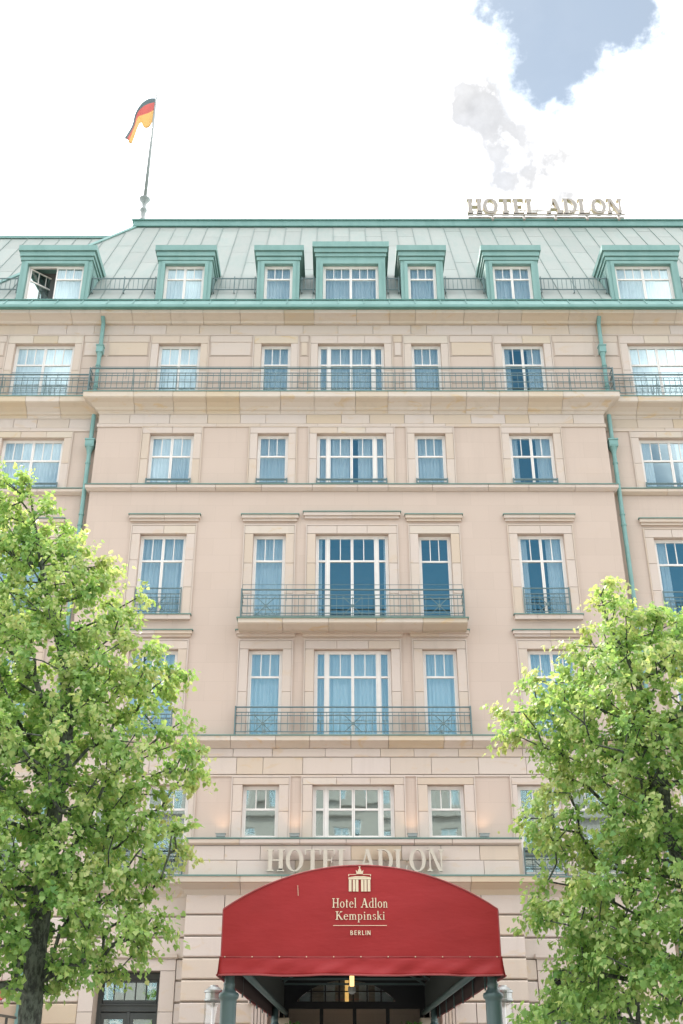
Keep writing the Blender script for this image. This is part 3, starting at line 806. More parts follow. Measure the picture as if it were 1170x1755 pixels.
# --- eaves, roof ----------------------------------------------------------------------
SL = 1.52; EY, EZ = -.30, 27.05
def ry(z, back=0.): return EY + back + (z - EZ)/SL
for x0, x1, y, ret in ((-WX, WX, 0., 1),):
    n = round((x1 - x0)/.95)
    for k in range(n):
        a = x0 + (x1-x0)*k/n; b_ = x0 + (x1-x0)*(k+1)/n
        # sloping apron sheet with a rolled seam on its left edge
        vs = [(a + .004, y - .62, 26.62), (b_ - .004, y - .62, 26.62), (b_ - .004, EY + .02, EZ + .02), (a + .004, EY + .02, EZ + .02)]
        vs += [(p[0], p[1] + .03, p[2] - .02) for p in vs]
        mb = MB().add(vs, [(0,1,2,3),(7,6,5,4),(0,4,5,1),(1,5,6,2),(2,6,7,3),(3,7,4,0)])
        mb.bar((a, y - .625, 26.64), (a, EY + .0, EZ + .03), .03)
        part(mb, 'apron_sheet', M['teal'])
    part(B(x0, x1, y - .66, y - .05, 26.472, 26.53), 'gutter', M['tealdark'])
    part(B(x0, x1, y - .64, y - .05, 26.531, 26.62), 'gutter', M['teal'])
part(MB().tube([(-WX, EY - .02, EZ + .03), (WX, EY - .02, EZ + .03)], .03, 8), 'eaves_roll', M['tealdark'])

RIDGE = 36.05; WR = 34.7
dormers = [(-11.2, 2.08, 'w', 29.74), (-6.3, 1.44, 'd', 29.74), (-2.74, 1.0, 's', 29.74), (0, 2.03, 'w', 29.92), (2.7, 1.0, 's', 29.74), (6.12, 1.4, 'd', 29.74), (11.1, 2.08, 'w', 29.74)]
dmode = ['h', 'f', 'f', 'f', 'f', 'f', 'f']
def subtract(rects, d):
    out = []
    for a, b_, c, e in rects:
        if d[1] <= a or d[0] >= b_ or d[3] <= c or d[2] >= e: out.append((a, b_, c, e)); continue
        if d[0] > a: out.append((a, d[0], c, e))
        if d[1] < b_: out.append((d[1], b_, c, e))
        m0, m1 = max(a, d[0]), min(b_, d[1])
        if d[2] > c: out.append((m0, m1, c, d[2]))
        if d[3] < e: out.append((m0, m1, d[3], e))
    return [r for r in out if r[1]-r[0] > .03 and r[3]-r[2] > .03]
def clip(poly, f):
    out = []
    for i in range(len(poly)):
        p, q = poly[i], poly[(i+1) % len(poly)]; a, b_ = f(p), f(q)
        if a >= 0: out.append(p)
        if a*b_ < 0: s = a/(a-b_); out.append((p[0] + (q[0]-p[0])*s, p[1] + (q[1]-p[1])*s))
    return out
nrm = Vector((0, -SL, 1)).normalized(); nrm = Vector((0, -math.sin(math.atan(SL)), math.cos(math.atan(SL))))
def roof_piece(poly, back, name, mat, th=.02, lift=0.):
    vs = []
    for k in (0, 1):
        for x, z in poly:
            p = Vector((x, ry(z, back), z)) + nrm*(lift - k*th); vs.append(p)
    n = len(poly)
    return part(MB().add(vs, [tuple(range(n)), tuple(range(2*n-1, n-1, -1))] + [(i, i+n, (i+1) % n+n, (i+1) % n) for i in range(n)]), name, mat)
dr = [(c - w/2 - .32, c + w/2 + .32, 26, t_ - .12) for c, w, _, t_ in dormers]
PWD = .72
def verge_x(z): return -9.75 - (36.05 - z)*.54
def roof(x0, x1, ztop, back, clipf, shift=0.):
    n = int(round((x1 - x0)/PWD))
    for k in range(n):
        a = x0 + PWD*k; b_ = a + PWD; zs = [EZ + .03]
        z = EZ + .03 + (1.25 if k % 2 else 2.05)
        while z < ztop - .3: zs.append(z + R.uniform(-.05, .05)); z += 2.1
        zs.append(ztop)
        for c, e in zip(zs, zs[1:]):
            for r in [q for q in [(a + .008, b_ - .008, c + .006, e - .006)]]:
                rs = [r]
                for d in dr: rs = subtract(rs, d)
                for q in rs:
                    poly = [(q[0], q[2]), (q[1], q[2]), (q[1], q[3]), (q[0], q[3])]
                    if clipf: poly = clip(poly, clipf)
                    if len(poly) >= 3: roof_piece(poly, back, 'roof_sheet', M['roof'], lift=R.uniform(0, .006))
        # standing seam
        rs = [(a - .010, a + .010, EZ + .03, ztop)]
        for d in dr: rs = [x for r in rs for x in ([r] if (r[1] <= d[0] or r[0] >= d[1]) else [(r[0], r[1], d[3], r[3])])]
        for q in rs:
            poly = [(q[0], q[2]), (q[1], q[2]), (q[1], q[3]), (q[0], q[3])]
            if clipf: poly = clip(poly, clipf)
            if len(poly) >= 3: roof_piece(poly, back, 'roof_seam', M['seam'], th=.05, lift=.028)
    # backing so no gap shows daylight
main_f = lambda p: p[0] - verge_x(p[1])
wing_f = lambda p: (verge_x(p[1]) + .05) - p[0]
roof(-14.4, 16.5, RIDGE, 0., main_f)
roof(-19.4, -10.2, WR, .16, wing_f)
# solid roof body under the sheets
vs = [(-14.5, ry(EZ)+.06, EZ-.1), (16.5, ry(EZ)+.06, EZ-.1), (16.5, ry(RIDGE)+.04, RIDGE-.05), (-9.8, ry(RIDGE)+.04, RIDGE-.05)]
bod = MB()
lo = [(x, z) for x, z in ((-14.5, EZ-.1), (16.5, EZ-.1), (16.5, RIDGE), (-9.7, RIDGE))]
# cut round the dormers: strips
strips = [(-14.5, 16.5, EZ - .1, RIDGE - .02)]
for d in dr: strips = subtract(strips, d)
for q in strips:
    poly = clip([(q[0], q[2]), (q[1], q[2]), (q[1], q[3]), (q[0], q[3])], main_f)
    if len(poly) >= 3: bod.add([(x, ry(z) + .05, z) for x, z in poly], [tuple(range(len(poly)))])
strips = [(-19.4, -9.7, EZ - .1, WR - .02)]
for d in dr: strips = subtract(strips, d)
for q in strips: bod.add([(x, ry(z, .16) + .06, z) for x, z in ((q[0], q[2]), (q[1], q[2]), (q[1], q[3]), (q[0], q[3]))], [(0,1,2,3)])
part(bod, 'roof_decking', M['tealdark'])
# verge trim, ridge caps, flat top and back of the roof
vg = MB(); p0 = Vector((verge_x(36.05), ry(36.05), 36.05)); p1 = Vector((verge_x(27.1), ry(27.1), 27.1))
vg.bar(p0 + nrm*.03, p1 + nrm*.03, .09, .12)
part(vg, 'verge_trim', M['teal'])
yr = ry(RIDGE)
cap = MB(); cap.box(-9.9, 16.5, yr - .10, yr + .3, RIDGE + .0, RIDGE + .30); part(cap, 'ridge_cap', M['teal'])
part(B(-9.98, 16.5, yr - .16, yr + .3, RIDGE + .301, RIDGE + .36), 'ridge_cap', M['tealdark'])
part(B(-9.94, 16.5, yr - .13, yr + .3, RIDGE - .05, RIDGE - .001), 'ridge_cap', M['tealdark'])
part(B(-9.9, 16.5, yr + .301, yr + 14, RIDGE - .3, RIDGE + .25), 'flat_roof', M['tealdark'])
yw = ry(WR, .16)
part(B(-19.4, -10.3, yw - .08, yw + .25, WR - .02, WR + .12), 'ridge_cap', M['teal'])
part(B(-19.4, -10.3, yw + .251, yw + 14, WR - .3, WR + .1), 'flat_roof', M['tealdark'])
# body of the building behind the facade
part(B(-WX, WX, 1.75, 19, 0, 26.9), 'rear_wall', M['wall'])
for s in (-1, 1): part(B(min(s*WX, s*(WX-.3)), max(s*WX, s*(WX-.3)), DY, 1.75, 0, 27), 'end_wall', M['wall'])
part(B(-WX, WX, 6, 19, 26.9, 33), 'rear_wall', M['tealdark'])

# --- dormers
def dormer(c, w, ty, zt, mode, opening=None):
    D = empty('dormer', (0, 0, 0)); D.parent = H
    hw = w/2 + .30; yf = -.14; dz = zt - 29.74
    zo0, zo1 = 27.14, 28.93
    ho = w/2 + .04
    f = MB()      # front with raised frame round the window
    f.box(c - hw, c - ho, yf, yf + .3, 27.03, 29.1 + dz); f.box(c + ho, c + hw, yf, yf + .3, 27.03, 29.1 + dz)
    f.box(c - ho, c + ho, yf, yf + .3, zo1, 29.1 + dz); f.box(c - ho, c + ho, yf, yf + .3, 27.03, zo0)
    f.box(c - ho - .13, c - ho + .0, yf - .035, yf - .001, 27.03, zo1 + .13); f.box(c + ho, c + ho + .13, yf - .035, yf - .001, 27.03, zo1 + .13)
    f.box(c - ho, c + ho, yf - .036, yf - .001, zo1, zo1 + .13)
    build(f, 'dormer_front', M['teal'], D)
    for s in (-1, 1):
        x = c + s*hw; xi = x - s*.05; zz = 29.5 + dz
        poly = [(yf + .3, 26.9), (ry(27.0) + .35, 26.9), (ry(zz) + .25, zz), (yf + .3, zz)]
        vs = [(x, a, b_) for a, b_ in poly] + [(xi, a, b_) for a, b_ in poly]
        o = build(MB().add(vs, [(0,1,2,3),(7,6,5,4)] + [(i, (i+1) % 4, (i+1) % 4+4, i+4) for i in range(4)]), 'dormer_cheek', M['teal'], D); fixn(o)
    for k, (z0, z1, pj) in enumerate(((29.10, 29.24, .045), (29.244, 29.27, .025), (29.274, 29.47, .09), (29.474, 29.49, .07), (29.494, 29.74, .15))):
        x0, x1 = c - hw - pj, c + hw + pj
        zz = z1 + dz
        vs = []
        for x in (x0, x1): vs += [(x, yf - pj, z0+dz), (x, ry(z0+dz) + .2, z0+dz), (x, ry(zz) + .2, zz), (x, yf - pj, zz)]
        o = build(MB().add(vs, [(0,1,2,3),(7,6,5,4),(0,4,5,1),(1,5,6,2),(2,6,7,3),(3,7,4,0)]), 'dormer_cornice', M['teal'] if k in (0, 2, 4) else M['tealdark'], D); fixn(o)  # thin recessed strips are darker: shadow lines put into the colour
    # sill, guard rail
    build(B(c - ho, c + ho, yf - .08, yf + .2, 27.10, 27.135), 'dormer_sill', M['dark'], D)
    # window pieces as sub-parts of the dormer
    wo = window(c, w, zo0 + .01, zo1 - .01, ty, yf, .56, mode, rec=.13, parent=D, opening=opening, room=.62)
    kids = list(wo.children)
    wo.name = 'window_frame'
    for k in kids: k.parent = D
    return D
for i, (c, w, ty, zt) in enumerate(dormers):
    Dm = dormer(c, w, ty, zt, dmode[i], opening=0 if i == 0 else None)
    if i == 0:   # casement swung inwards
        y = -.14 + .14; a = c - w/2 + .03; sw = w/2 - .03
        piv = empty('open_sash', (a, y + .05, 27.17)); piv.parent = Dm
        def loc(q, z): return q, z
        ang = rad(42); mb = MB(); ca, sa = math.cos(ang), math.sin(ang)
        def sbox(u0, u1, z0, z1, t0=-.02, t1=.03):
            vs = []
            for z in (z0, z1):
                for u, t_ in ((u0, t0), (u1, t0), (u1, t1), (u0, t1)):
                    vs.append((a + u*ca - t_*sa, y + .05 + u*sa + t_*ca, z))
            return vs, [(0,3,2,1),(4,5,6,7),(0,1,5,4),(1,2,6,5),(2,3,7,6),(3,0,4,7)]
        Z0, Z1 = 27.19, 28.86; st = .05; zt_ = Z1 - .56
        for q in ((0, st, Z0, Z1), (sw - st, sw, Z0, Z1), (st, sw - st, Z1 - st, Z1), (st, sw - st, Z0, Z0 + st), (st, sw - st, zt_ - .03, zt_ + .03),
                  (st + (sw-2*st)/3 - .014, st + (sw-2*st)/3 + .014, zt_ + .03, Z1 - st), (st + 2*(sw-2*st)/3 - .014, st + 2*(sw-2*st)/3 + .014, zt_ + .03, Z1 - st)):
            mb.add(*sbox(*q))
        bpy.data.objects.remove(piv)
        o = build(mb, 'open_sash', M['white'], Dm); fixn(o)
        g = MB().add(*sbox(st, sw - st, Z0 + st, zt_ - .03, 0, .006))
        build(g, 'pane', M['glass'], Dm); g = MB()
        for k in range(3): g.add(*sbox(st + (sw-2*st)*k/3 + .014, st + (sw-2*st)*(k+1)/3 - .014, zt_ + .03, Z1 - st, 0, .006))
        build(g, 'pane', M['glass'], Dm)
# snow guard between the dormers
xs = [-WX] + sum([[c - w/2 - .34, c + w/2 + .34] for c, w, _, _ in dormers], []) + [WX]
for a, b_ in zip(xs[::2], xs[1::2]):
    z0, z1 = 27.86, 28.62; yy = ry(z0) - .18
    g = MB(); g.box(a, b_, yy, yy + .03, z0, z0 + .035); g.box(a, b_, yy, yy + .03, z1 - .24, z1 - .2)
    n = max(2, round((b_ - a)/.17))
    for k in range(n+1):
        x = a + (b_-a)*k/n; g.box(x - .009, x + .009, yy + .005, yy + .022, z0 - .0, z1 - .2)
    m_ = max(1, round((b_ - a)/1.1))
    for k in range(m_+1):
        x = a + .05 + (b_-a-.1)*k/m_; g.bar((x, yy - .01, z1 - .15), (x, yy - .01, z0 - .15), .035); g.bar((x, yy, z0 - .12), (x, ry(z0) + .02, z0 - .1), .03)
    part(g, 'snow_guard', M['rail'])
# small spikes along the ridge
g = MB()
for k in range(150):
    x = -7 + 23.4*k/150; h = .34 + .05*math.sin(k*2.3)
    g.bar((x, yr + .05, RIDGE + .36), (x + .03*math.sin(k*5), yr + .05, RIDGE + .36 + h), .012)
for z in (.42, .66): g.box(-7, 16.4, yr + .044, yr + .056, RIDGE + z, RIDGE + z + .012)
o = part(g, 'bird_wire', M['poleg']); o['kind'] = 'stuff'

# --- ground floor doors ------------------------------------------------------------
for di, (c, w) in enumerate(doors):
    y = 0.; x0, x1 = c - w/2, c + w/2; yd = .48
    for s in (-1, 1):
        for k in range(4):
            xa = x1 if s > 0 else x0 - .42
            stone_obj('jamb_stone', .42, 4.1/4, .12, M['stone_frame'], xa, -.07 - .001*k, 4.1*k/4)
        part(B(min(s*w/2, s*(w/2-.002)) + c, max(s*w/2, s*(w/2-.002)) + c, -.06, .5, 0, 4.1), 'door_reveal', M['stone_frame'])
    for k in range(3): stone_obj('lintel_stone', (w + .84)/3, .30, .14, M['stone_frame'], x0 - .42 + k*(w+.84)/3, -.075, 4.1)
    molding('lintel_stone', [(.08, 4.40), (.14, 4.44), (.14, 4.53)], x0 - .45, x1 + .45, 0, M['stone_frame'], 3)
    f = MB()
    f.box(x0, x0 + .12, yd, yd + .12, 0, 4.08); f.box(x1 - .12, x1, yd, yd + .12, 0, 4.08); f.box(x0 + .12, x1 - .12, yd, yd + .12, 3.92, 4.08)
    f.box(x0 + .12, x1 - .12, yd + .01, yd + .10, 3.10, 3.32); f.box(x0 + .12, x1 - .12, yd - .03, yd + .01, 3.27, 3.31); f.box(x0 + .12, x1 - .12, yd - .02, yd + .01, 3.12, 3.15)
    f.box(c - .04, c + .04, yd, yd + .1, 0, 3.1)
    for s in (-1, 1):
        a, b_ = (x0 + .12, c - .04) if s < 0 else (c + .04, x1 - .12)
        f.box(a, a + .1, yd + .02, yd + .09, .02, 3.08); f.box(b_ - .1, b_, yd + .02, yd + .09, .02, 3.08); f.box(a + .1, b_ - .1, yd + .02, yd + .09, 2.92, 3.08); f.box(a + .1, b_ - .1, yd + .02, yd + .09, .02, .6)
    door = part(f, 'entrance_door', M['dark'])
    for s in (-1, 1):
        a, b_ = (x0 + .22, c - .14) if s < 0 else (c + .14, x1 - .22); pane(door, a, b_, .6, 2.92, yd + .05)
    if di == 0:
        n = 5; a0, b0 = x0 + .14, x1 - .14
        tb = MB(); tb.box(a0, b0, yd + .02, yd + .08, 3.33, 3.40); tb.box(a0, b0, yd + .02, yd + .08, 3.84, 3.91)
        for k in range(n+1): xx = a0 + (b0-a0)*k/n; tb.box(xx - .018, xx + .018, yd + .021, yd + .079, 3.40, 3.84)
        build(tb, 'transom_frame', M['dark'], door)
        for k in range(n): pane(door, a0 + (b0-a0)*k/n + .02, a0 + (b0-a0)*(k+1)/n - .02, 3.40, 3.84, yd + .04)
    else:
        for k in range(9): 
            z = 3.36 + .06*k; vs = [(x0+.14, yd + .02, z), (x1-.14, yd + .02, z), (x1-.14, yd + .07, z + .05), (x0+.14, yd + .07, z + .05)]
            vs += [(p[0], p[1] + .008, p[2] - .008) for p in vs]
            build(MB().add(vs, [(0,1,2,3),(7,6,5,4),(0,4,5,1),(1,5,6,2),(2,6,7,3),(3,7,4,0)]), 'louvre', M['dark'], door)
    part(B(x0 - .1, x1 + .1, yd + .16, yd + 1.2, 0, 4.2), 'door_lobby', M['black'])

# --- entrance portal under the canopy
py = PY + .9
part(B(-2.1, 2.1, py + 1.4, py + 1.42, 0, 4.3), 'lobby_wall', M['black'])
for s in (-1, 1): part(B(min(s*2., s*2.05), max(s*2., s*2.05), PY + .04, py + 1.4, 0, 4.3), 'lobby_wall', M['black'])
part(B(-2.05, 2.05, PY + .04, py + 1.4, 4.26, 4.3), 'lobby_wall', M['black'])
fan = MB(); n = 20; cx = -.22; r_ = 1.35; zc = 3.36
def arcz(x): return zc + .02 + .52*max(0, 1 - ((x - cx)/r_)**2)**.8
fan.box(-2.0, 2.0, py, py + .1, 3.18, 3.36)
outer = [(-2.0, 4.25), (2.0, 4.25), (2.0, 3.36), (cx + r_, 3.36)] + [(cx + r_*math.cos(math.pi*i/n), arcz(cx + r_*math.cos(math.pi*i/n))) for i in range(1, n)] + [(cx - r_, 3.36), (-2.0, 3.36)]
for i in range(n):
    xa = cx - r_ + 2*r_*i/n; xb = cx - r_ + 2*r_*(i+1)/n
    fan.add([(xa, py + .02, arcz(xa)), (xb, py + .02, arcz(xb)), (xb, py + .02, 4.25), (xa, py + .02, 4.25)], [(0,1,2,3)])
fan.add([(-2, py + .02, 3.36), (cx - r_, py + .02, 3.36), (cx - r_, py + .02, 4.25), (-2, py + .02, 4.25)], [(0,1,2,3)])
fan.add([(cx + r_, py + .02, 3.36), (2, py + .02, 3.36), (2, py + .02, 4.25), (cx + r_, py + .02, 4.25)], [(0,1,2,3)])
for k in range(1, 7): xx = cx - r_ + 2*r_*k/7; fan.box(xx - .02, xx + .02, py + .0, py + .05, 3.36, arcz(xx))
fan.box(cx - r_, cx + r_, py + .001, py + .045, 3.60, 3.63)
fo = part(fan, 'fanlight', M['black'])
for k in range(7):
    xa = cx - r_ + 2*r_*k/7 + .02; xb = cx - r_ + 2*r_*(k+1)/7 - .02
    build(MB().prism([(xa, 3.36), (xb, 3.36), (xb, arcz(xb)), (xa, arcz(xa))], py + .03, py + .04), 'pane', M['glass'], fo)
for a, b_ in ((cx - 1.3, cx - .95), (cx - .62, cx - .3), (cx + .35, cx + .62), (cx + .8, cx + 1.3)): curtain(fo, a, b_, 3.37, 3.85, py + .16, .02, .06)
dd = MB()
for xx in (-1.9, -.95, -.04, .87, 1.8): dd.box(xx, xx + .1, py + .02, py + .08, 0, 3.18)
dd.box(-1.9, 1.9, py + .021, py + .079, 2.6, 2.7); do = part(dd, 'entrance_door', M['black'])
for xx in (-1.8, -.85, .06, .97): pane(do, xx, xx + .85 - .02, 0.1, 2.6, py + .05)

# ------------------------------------------------------------------ letters
GW = [1.]
def strokes(ch):
    """list of convex polygons in a cell; returns (polys, width). Cap height 1."""
    T, t, S = .19*GW[0], .065*(1.6 if GW[0] > 1.1 else 1), .055*(1.6 if GW[0] > 1.1 else 1); P_ = []
    def rect(x0, x1, y0, y1): P_.append([(x0, y0), (x1, y0), (x1, y1), (x0, y1)])
    def V(x, y0=0., y1=1., w=T): rect(x - w/2, x + w/2, y0, y1)
    def Sf(x, y, w=.34, up=True):
        h = S if y < .5 else -S; rect(x - w/2, x + w/2, min(y, y+h), max(y, y+h))
        b = .06 if y < .5 else -.06
        P_.append([(x - w*.36, y + h), (x + w*.36, y + h), (x + T*.45, y + h + b), (x - T*.45, y + h + b)])
    def Dg(x0, y0, x1, y1, w): P_.append([(x0 - w/2, y0), (x0 + w/2, y0), (x1 + w/2, y1), (x1 - w/2, y1)])
    def arc(cx, cy, rx, ry_, a0, a1, wh=T, wv=t, n=16):
        for i in range(n):
            a = rad(a0 + (a1-a0)*i/n); b = rad(a0 + (a1-a0)*(i+1)/n)
            P_.append([(cx + (rx)*math.cos(a), cy + ry_*math.sin(a)), (cx + rx*math.cos(b), cy + ry_*math.sin(b)),
                       (cx + (rx-wh)*math.cos(b), cy + (ry_-wv)*math.sin(b)), (cx + (rx-wh)*math.cos(a), cy + (ry_-wv)*math.sin(a))])
    w = .8
    if ch == 'H': V(.17); V(.67); rect(.17, .67, .47, .54); [Sf(x, y) for x in (.17, .67) for y in (0, 1)]; w = .84
    elif ch == 'O': arc(.42, .5, .42, .52, 0, 360, n=28); w = .84
    elif ch == 'T': V(.37); Sf(.37, 0); rect(0, .74, .94, 1); P_.append([(0, .94), (.06, .94), (.03, .74), (0, .74)]); P_.append([(.68, .94), (.74, .94), (.74, .74), (.71, .74)]); w = .74
    elif ch == 'E': V(.17); rect(.02, .62, 0, .055); rect(.02, .6, .945, 1); rect(.2, .48, .475, .53); P_.append([(.58, .055), (.62, .055), (.66, .26), (.62, .26)]); P_.append([(.55, .945), (.6, .945), (.6, .76), (.57, .76)]); rect(.45, .49, .38, .62); w = .68
    elif ch == 'L': V(.17); Sf(.17, 1); rect(.02, .62, 0, .055); P_.append([(.56, .055), (.62, .055), (.66, .28), (.62, .28)]); w = .68
    elif ch == 'A': Dg(.12, 0, .42, 1, .07); Dg(.72, 0, .42, 1.0, .18); rect(.22, .6, .3, .36); Sf(.1, 0, .26); Sf(.72, 0, .34); w = .86
    elif ch == 'D': V(.17); rect(.02, .4, 0, .05); rect(.02, .4, .95, 1); arc(.36, .5, .44, .5, -90, 90); w = .82
    elif ch == 'N': V(.14, w=t*1.15); V(.72, w=t*1.15); Dg(.66, 0, .20, 1, .17); Sf(.14, 0, .26); Sf(.72, 1, .26); rect(0, .2, .95, 1); w = .86
    elif ch == 'K': V(.17); Sf(.17, 0); Sf(.17, 1); Dg(.2, .42, .62, 1, .07); Dg(.68, 0, .34, .58, .17); Sf(.62, 1, .28); Sf(.7, 0, .26); w = .80
    # lower case
    elif ch == 'o': arc(.27, .32, .27, .34, 0, 360, .12, .05, 20); w = .54
    elif ch == 't': V(.16, .02, .85, .12); rect(.02, .34, .60, .66); arc(.25, .13, .15, .14, 180, 290, .11, .05, 6); w = .36
    elif ch == 'e': arc(.26, .32, .26, .34, 5, 320, .12, .05, 18); rect(.1, .5, .36, .41); w = .50
    elif ch == 'l': V(.13, 0, 1.05, .12); rect(.0, .26, 0, .04); P_.append([(0, 1.0), (.1, 1.05), (.1, .99), (.02, .96)]); w = .26
    elif ch == 'd': V(.46, .0, 1.05, .12); arc(.28, .32, .28, .34, 60, 300, .12, .05, 16); rect(.46, .6, 0, .04); P_.append([(.32, 1.0), (.42, 1.05), (.42, .99), (.34, .96)]); w = .58
    elif ch in 'nm':
        xs_ = [.12, .42] if ch == 'n' else [.12, .42, .72]
        for i, x in enumerate(xs_):
            V(x, 0, .62 if i == 0 else .46, .11); rect(x - .12, x + .13, 0, .04)
            if i: arc(x - .13, .44, .185, .22, 0, 150, .11, .06, 10)
        P_.append([(0, .60), (.1, .66), (.1, .6), (.02, .57)]); w = xs_[-1] + .14
    elif ch == 'p': V(.12, -.32, .62, .11); rect(0, .26, -.32, -.28); arc(.26, .32, .27, .34, -130, 130, .12, .05, 16); P_.append([(0, .60), (.1, .66), (.1, .6), (.02, .57)]); w = .56
    elif ch == 'i': V(.12, 0, .64, .11); rect(0, .25, 0, .04); arc(.12, .86, .075, .075, 0, 360, .07, .07, 10); P_.append([(0, .60), (.1, .66), (.1, .6), (.02, .57)]); w = .26
    elif ch == 's': arc(.19, .48, .17, .18, 20, 250, .09, .06, 10); arc(.19, .17, .18, .19, -160, 90, .09, .06, 10); w = .38
    elif ch == 'k': V(.12, 0, 1.05, .11); rect(0, .26, 0, .04); Dg(.16, .28, .42, .64, .06); Dg(.46, 0, .24, .4, .12); rect(.36, .56, 0, .04); rect(.32, .52, .6, .64); w = .54
    # plain capitals of the small line: given in upper case with a leading dot
    elif ch == '.B': w_ = .15; V(.08, w=w_); arc(.22, .74, .30, .26, -90, 90, .15, .13, 10); arc(.24, .27, .34, .27, -90, 90, .15, .13, 10); rect(.08, .26, 0, .13); rect(.08, .24, .87, 1); rect(.08, .26, .44, .56); w = .60
    elif ch == '.E': V(.08, w=.15); [rect(.08, .5, a, a + .13) for a in (0, .435, .87)]; w = .52
    elif ch == '.R': V(.08, w=.15); arc(.24, .73, .31, .27, -90, 90, .15, .13, 10); rect(.08, .26, .87, 1); rect(.08, .26, .46, .58); Dg(.48, 0, .28, .5, .17); w = .60
    elif ch == '.L': V(.08, w=.15); rect(.08, .46, 0, .13); w = .48
    elif ch == '.I': V(.08, w=.15); w = .16
    elif ch == '.N': V(.08, w=.15); V(.56, w=.15); Dg(.55, 0, .09, 1, .17); w = .64
    return P_, w
def letter_mesh(ch, h, dep, mats, wscale=1.):
    P_, w = strokes(ch); mb = MB()
    for k, poly in enumerate(P_):
        a = sum(poly[i][0]*poly[(i+1) % len(poly)][1] - poly[(i+1) % len(poly)][0]*poly[i][1] for i in range(len(poly)))
        if a < 0: poly = poly[::-1]
        e = .0004*(k % 7)*min(1, dep/.02)
        n = len(poly); q = [(x*h*wscale, y*h) for x, y in poly]
        mb.cur = 0; mb.add([(x, -e, z) for x, z in q], [tuple(range(n))])
        mb.cur = 1 if isinstance(mats, list) else 0
        mb.add([(x, -e, z) for x, z in q] + [(x, dep, z) for x, z in q], [(i+n, (i+1) % n+n, (i+1) % n, i)[::-1] for i in range(n)] + [tuple(range(2*n-1, n-1, -1))])
    return mb, w*h*wscale
def line(parent, text, x0, x1, y, z, h, dep, mats, gap=.10, space=.32, name='letter', sans=False, wsc=1.):
    ws = [(strokes(('.' if sans else '') + c)[1] if c != ' ' else space) for c in text]
    tot = sum(ws) + gap*(len(text) - 1); k = (x1 - x0)/(tot*h)
    x = x0
    for c, w in zip(text, ws):
        if c != ' ':
            mb, _ = letter_mesh(('.' if sans else '') + c, h, dep, mats, k)
            build(mb, name, mats, parent, (x, y, z))
        x += (w + gap)*h*k

# facade sign
SG = empty('facade_sign', (0, PY - .22, 6.63)); tag(SG, 'champagne metal lettering mounted on the stone parapet above the red canopy', 'sign')
line(SG, 'HOTEL', -2.46, -.06, 0, 0, .60, .09, M['lettering'], .06, wsc=1)
line(SG, 'ADLON', .14, 2.54, 0, 0, .60, .09, M['lettering'], .07)
pg = MB()
for x in (-2.3, -1.9, -1.5, -1.2, .4, .9, 1.5, 2., 2.4): pg.box(x - .015, x + .015, .09, .215, .3, .33)
build(pg, 'mounting_pin', M['lettering'], SG)
# roof sign
GW[0] = 1.15
RS = empty('rooftop_sign', (0, yr - .1, 36.42)); tag(RS, 'freestanding row of large pale letters on a frame along the roof ridge', 'sign')
mts = [M['rooflet'], M['rooflet_side']]
line(RS, 'HOTEL', 5.45, 8.72, -.15, .26, .88, .2, mts, .04)
line(RS, 'ADLON', 9.12, 12.62, -.15, .26, .88, .2, mts, .04)
f = MB(); f.box(5.5, 12.7, -.12, -.07, .16, .24); f.box(5.5, 12.7, .1, .15, .16, .24); f.box(5.5, 12.7, .1, .15, .62, .66)
for k in range(5): x = 6.6 + 1.45*k; f.box(x - .05, x + .05, -.1, .12, -.08, .159)
build(f, 'sign_frame', M['rooflet'], RS)

# ------------------------------------------------------------------ flagpole and flag
FX, FY = -9.55, yr + .08
FP = empty('flagpole', (FX, FY, RIDGE + .36)); tag(FP, 'tall slim grey flagpole with turned base at the left end of the roof ridge', 'flagpole')
build(MB().lathe([(.20, 0), (.20, .1), (.12, .18), (.11, .62), (.17, .7), (.17, .78), (.11, .86), (.10, 1.12), (.24, 1.36), (.27, 1.42), (.12, 1.5), (.075, 1.62)], 14), 'pole_base', M['poleg'], FP, smooth=True)
build(MB().tube([(0, 0, 1.6), (0, 0, 5), (0, 0, 8.35)], [.085, .07, .045], 10), 'pole', M['poleg'], FP, smooth=True)
build(MB().lathe([(.02, 8.35), (.05, 8.40), (.02, 8.46), (.008, 8.7)], 10), 'finial', M['lampmetal'], FP, smooth=True)
# flag: hoist edge on the pole, cloth blown left and folded down
NU, NV = 26, 14
vs = []; st_ = []
top = [(0, 0, 0), (-.55, -.10, -.12), (-1.2, -.25, -.62), (-1.75, -.1, -1.15), (-1.95, .15, -2.0), (-2.35, .05, -3.05)]
bot = [(0, 0, -1.75), (-.35, .25, -1.95), (-.85, .35, -1.95), (-1.15, .25, -1.7), (-1.35, -.2, -2.25), (-1.78, .1, -3.25)]
top = [(x*.52, y*.6, z*.93) for x, y, z in top]; bot = [(x*.52, y*.6, z*.93) for x, y, z in bot]
def interp(pts, u):
    q = u*(len(pts)-1); i = min(int(q), len(pts)-2); f_ = q - i; 
    p0, p1, p2, p3 = [Vector(pts[max(0, min(len(pts)-1, j))]) for j in (i-1, i, i+1, i+2)]
    return .5*((2*p1) + (-p0+p2)*f_ + (2*p0-5*p1+4*p2-p3)*f_**2 + (-p0+3*p1-3*p2+p3)*f_**3)
for i in range(NU+1):
    u = i/NU
    for j in range(NV+1):
        v = j/NV; p = interp(bot, u).lerp(interp(top, u), v)
        p.y += .10*math.sin(u*9 + v*2.2)*u; p.x += .05*math.sin(v*7 + u*3)*u
        vs.append(p); st_.append(v)
fs = [(i*(NV+1)+j, (i+1)*(NV+1)+j, (i+1)*(NV+1)+j+1, i*(NV+1)+j+1) for i in range(NU) for j in range(NV)]
me = MB().add(vs, fs).mesh('flag', M['flag'], True)
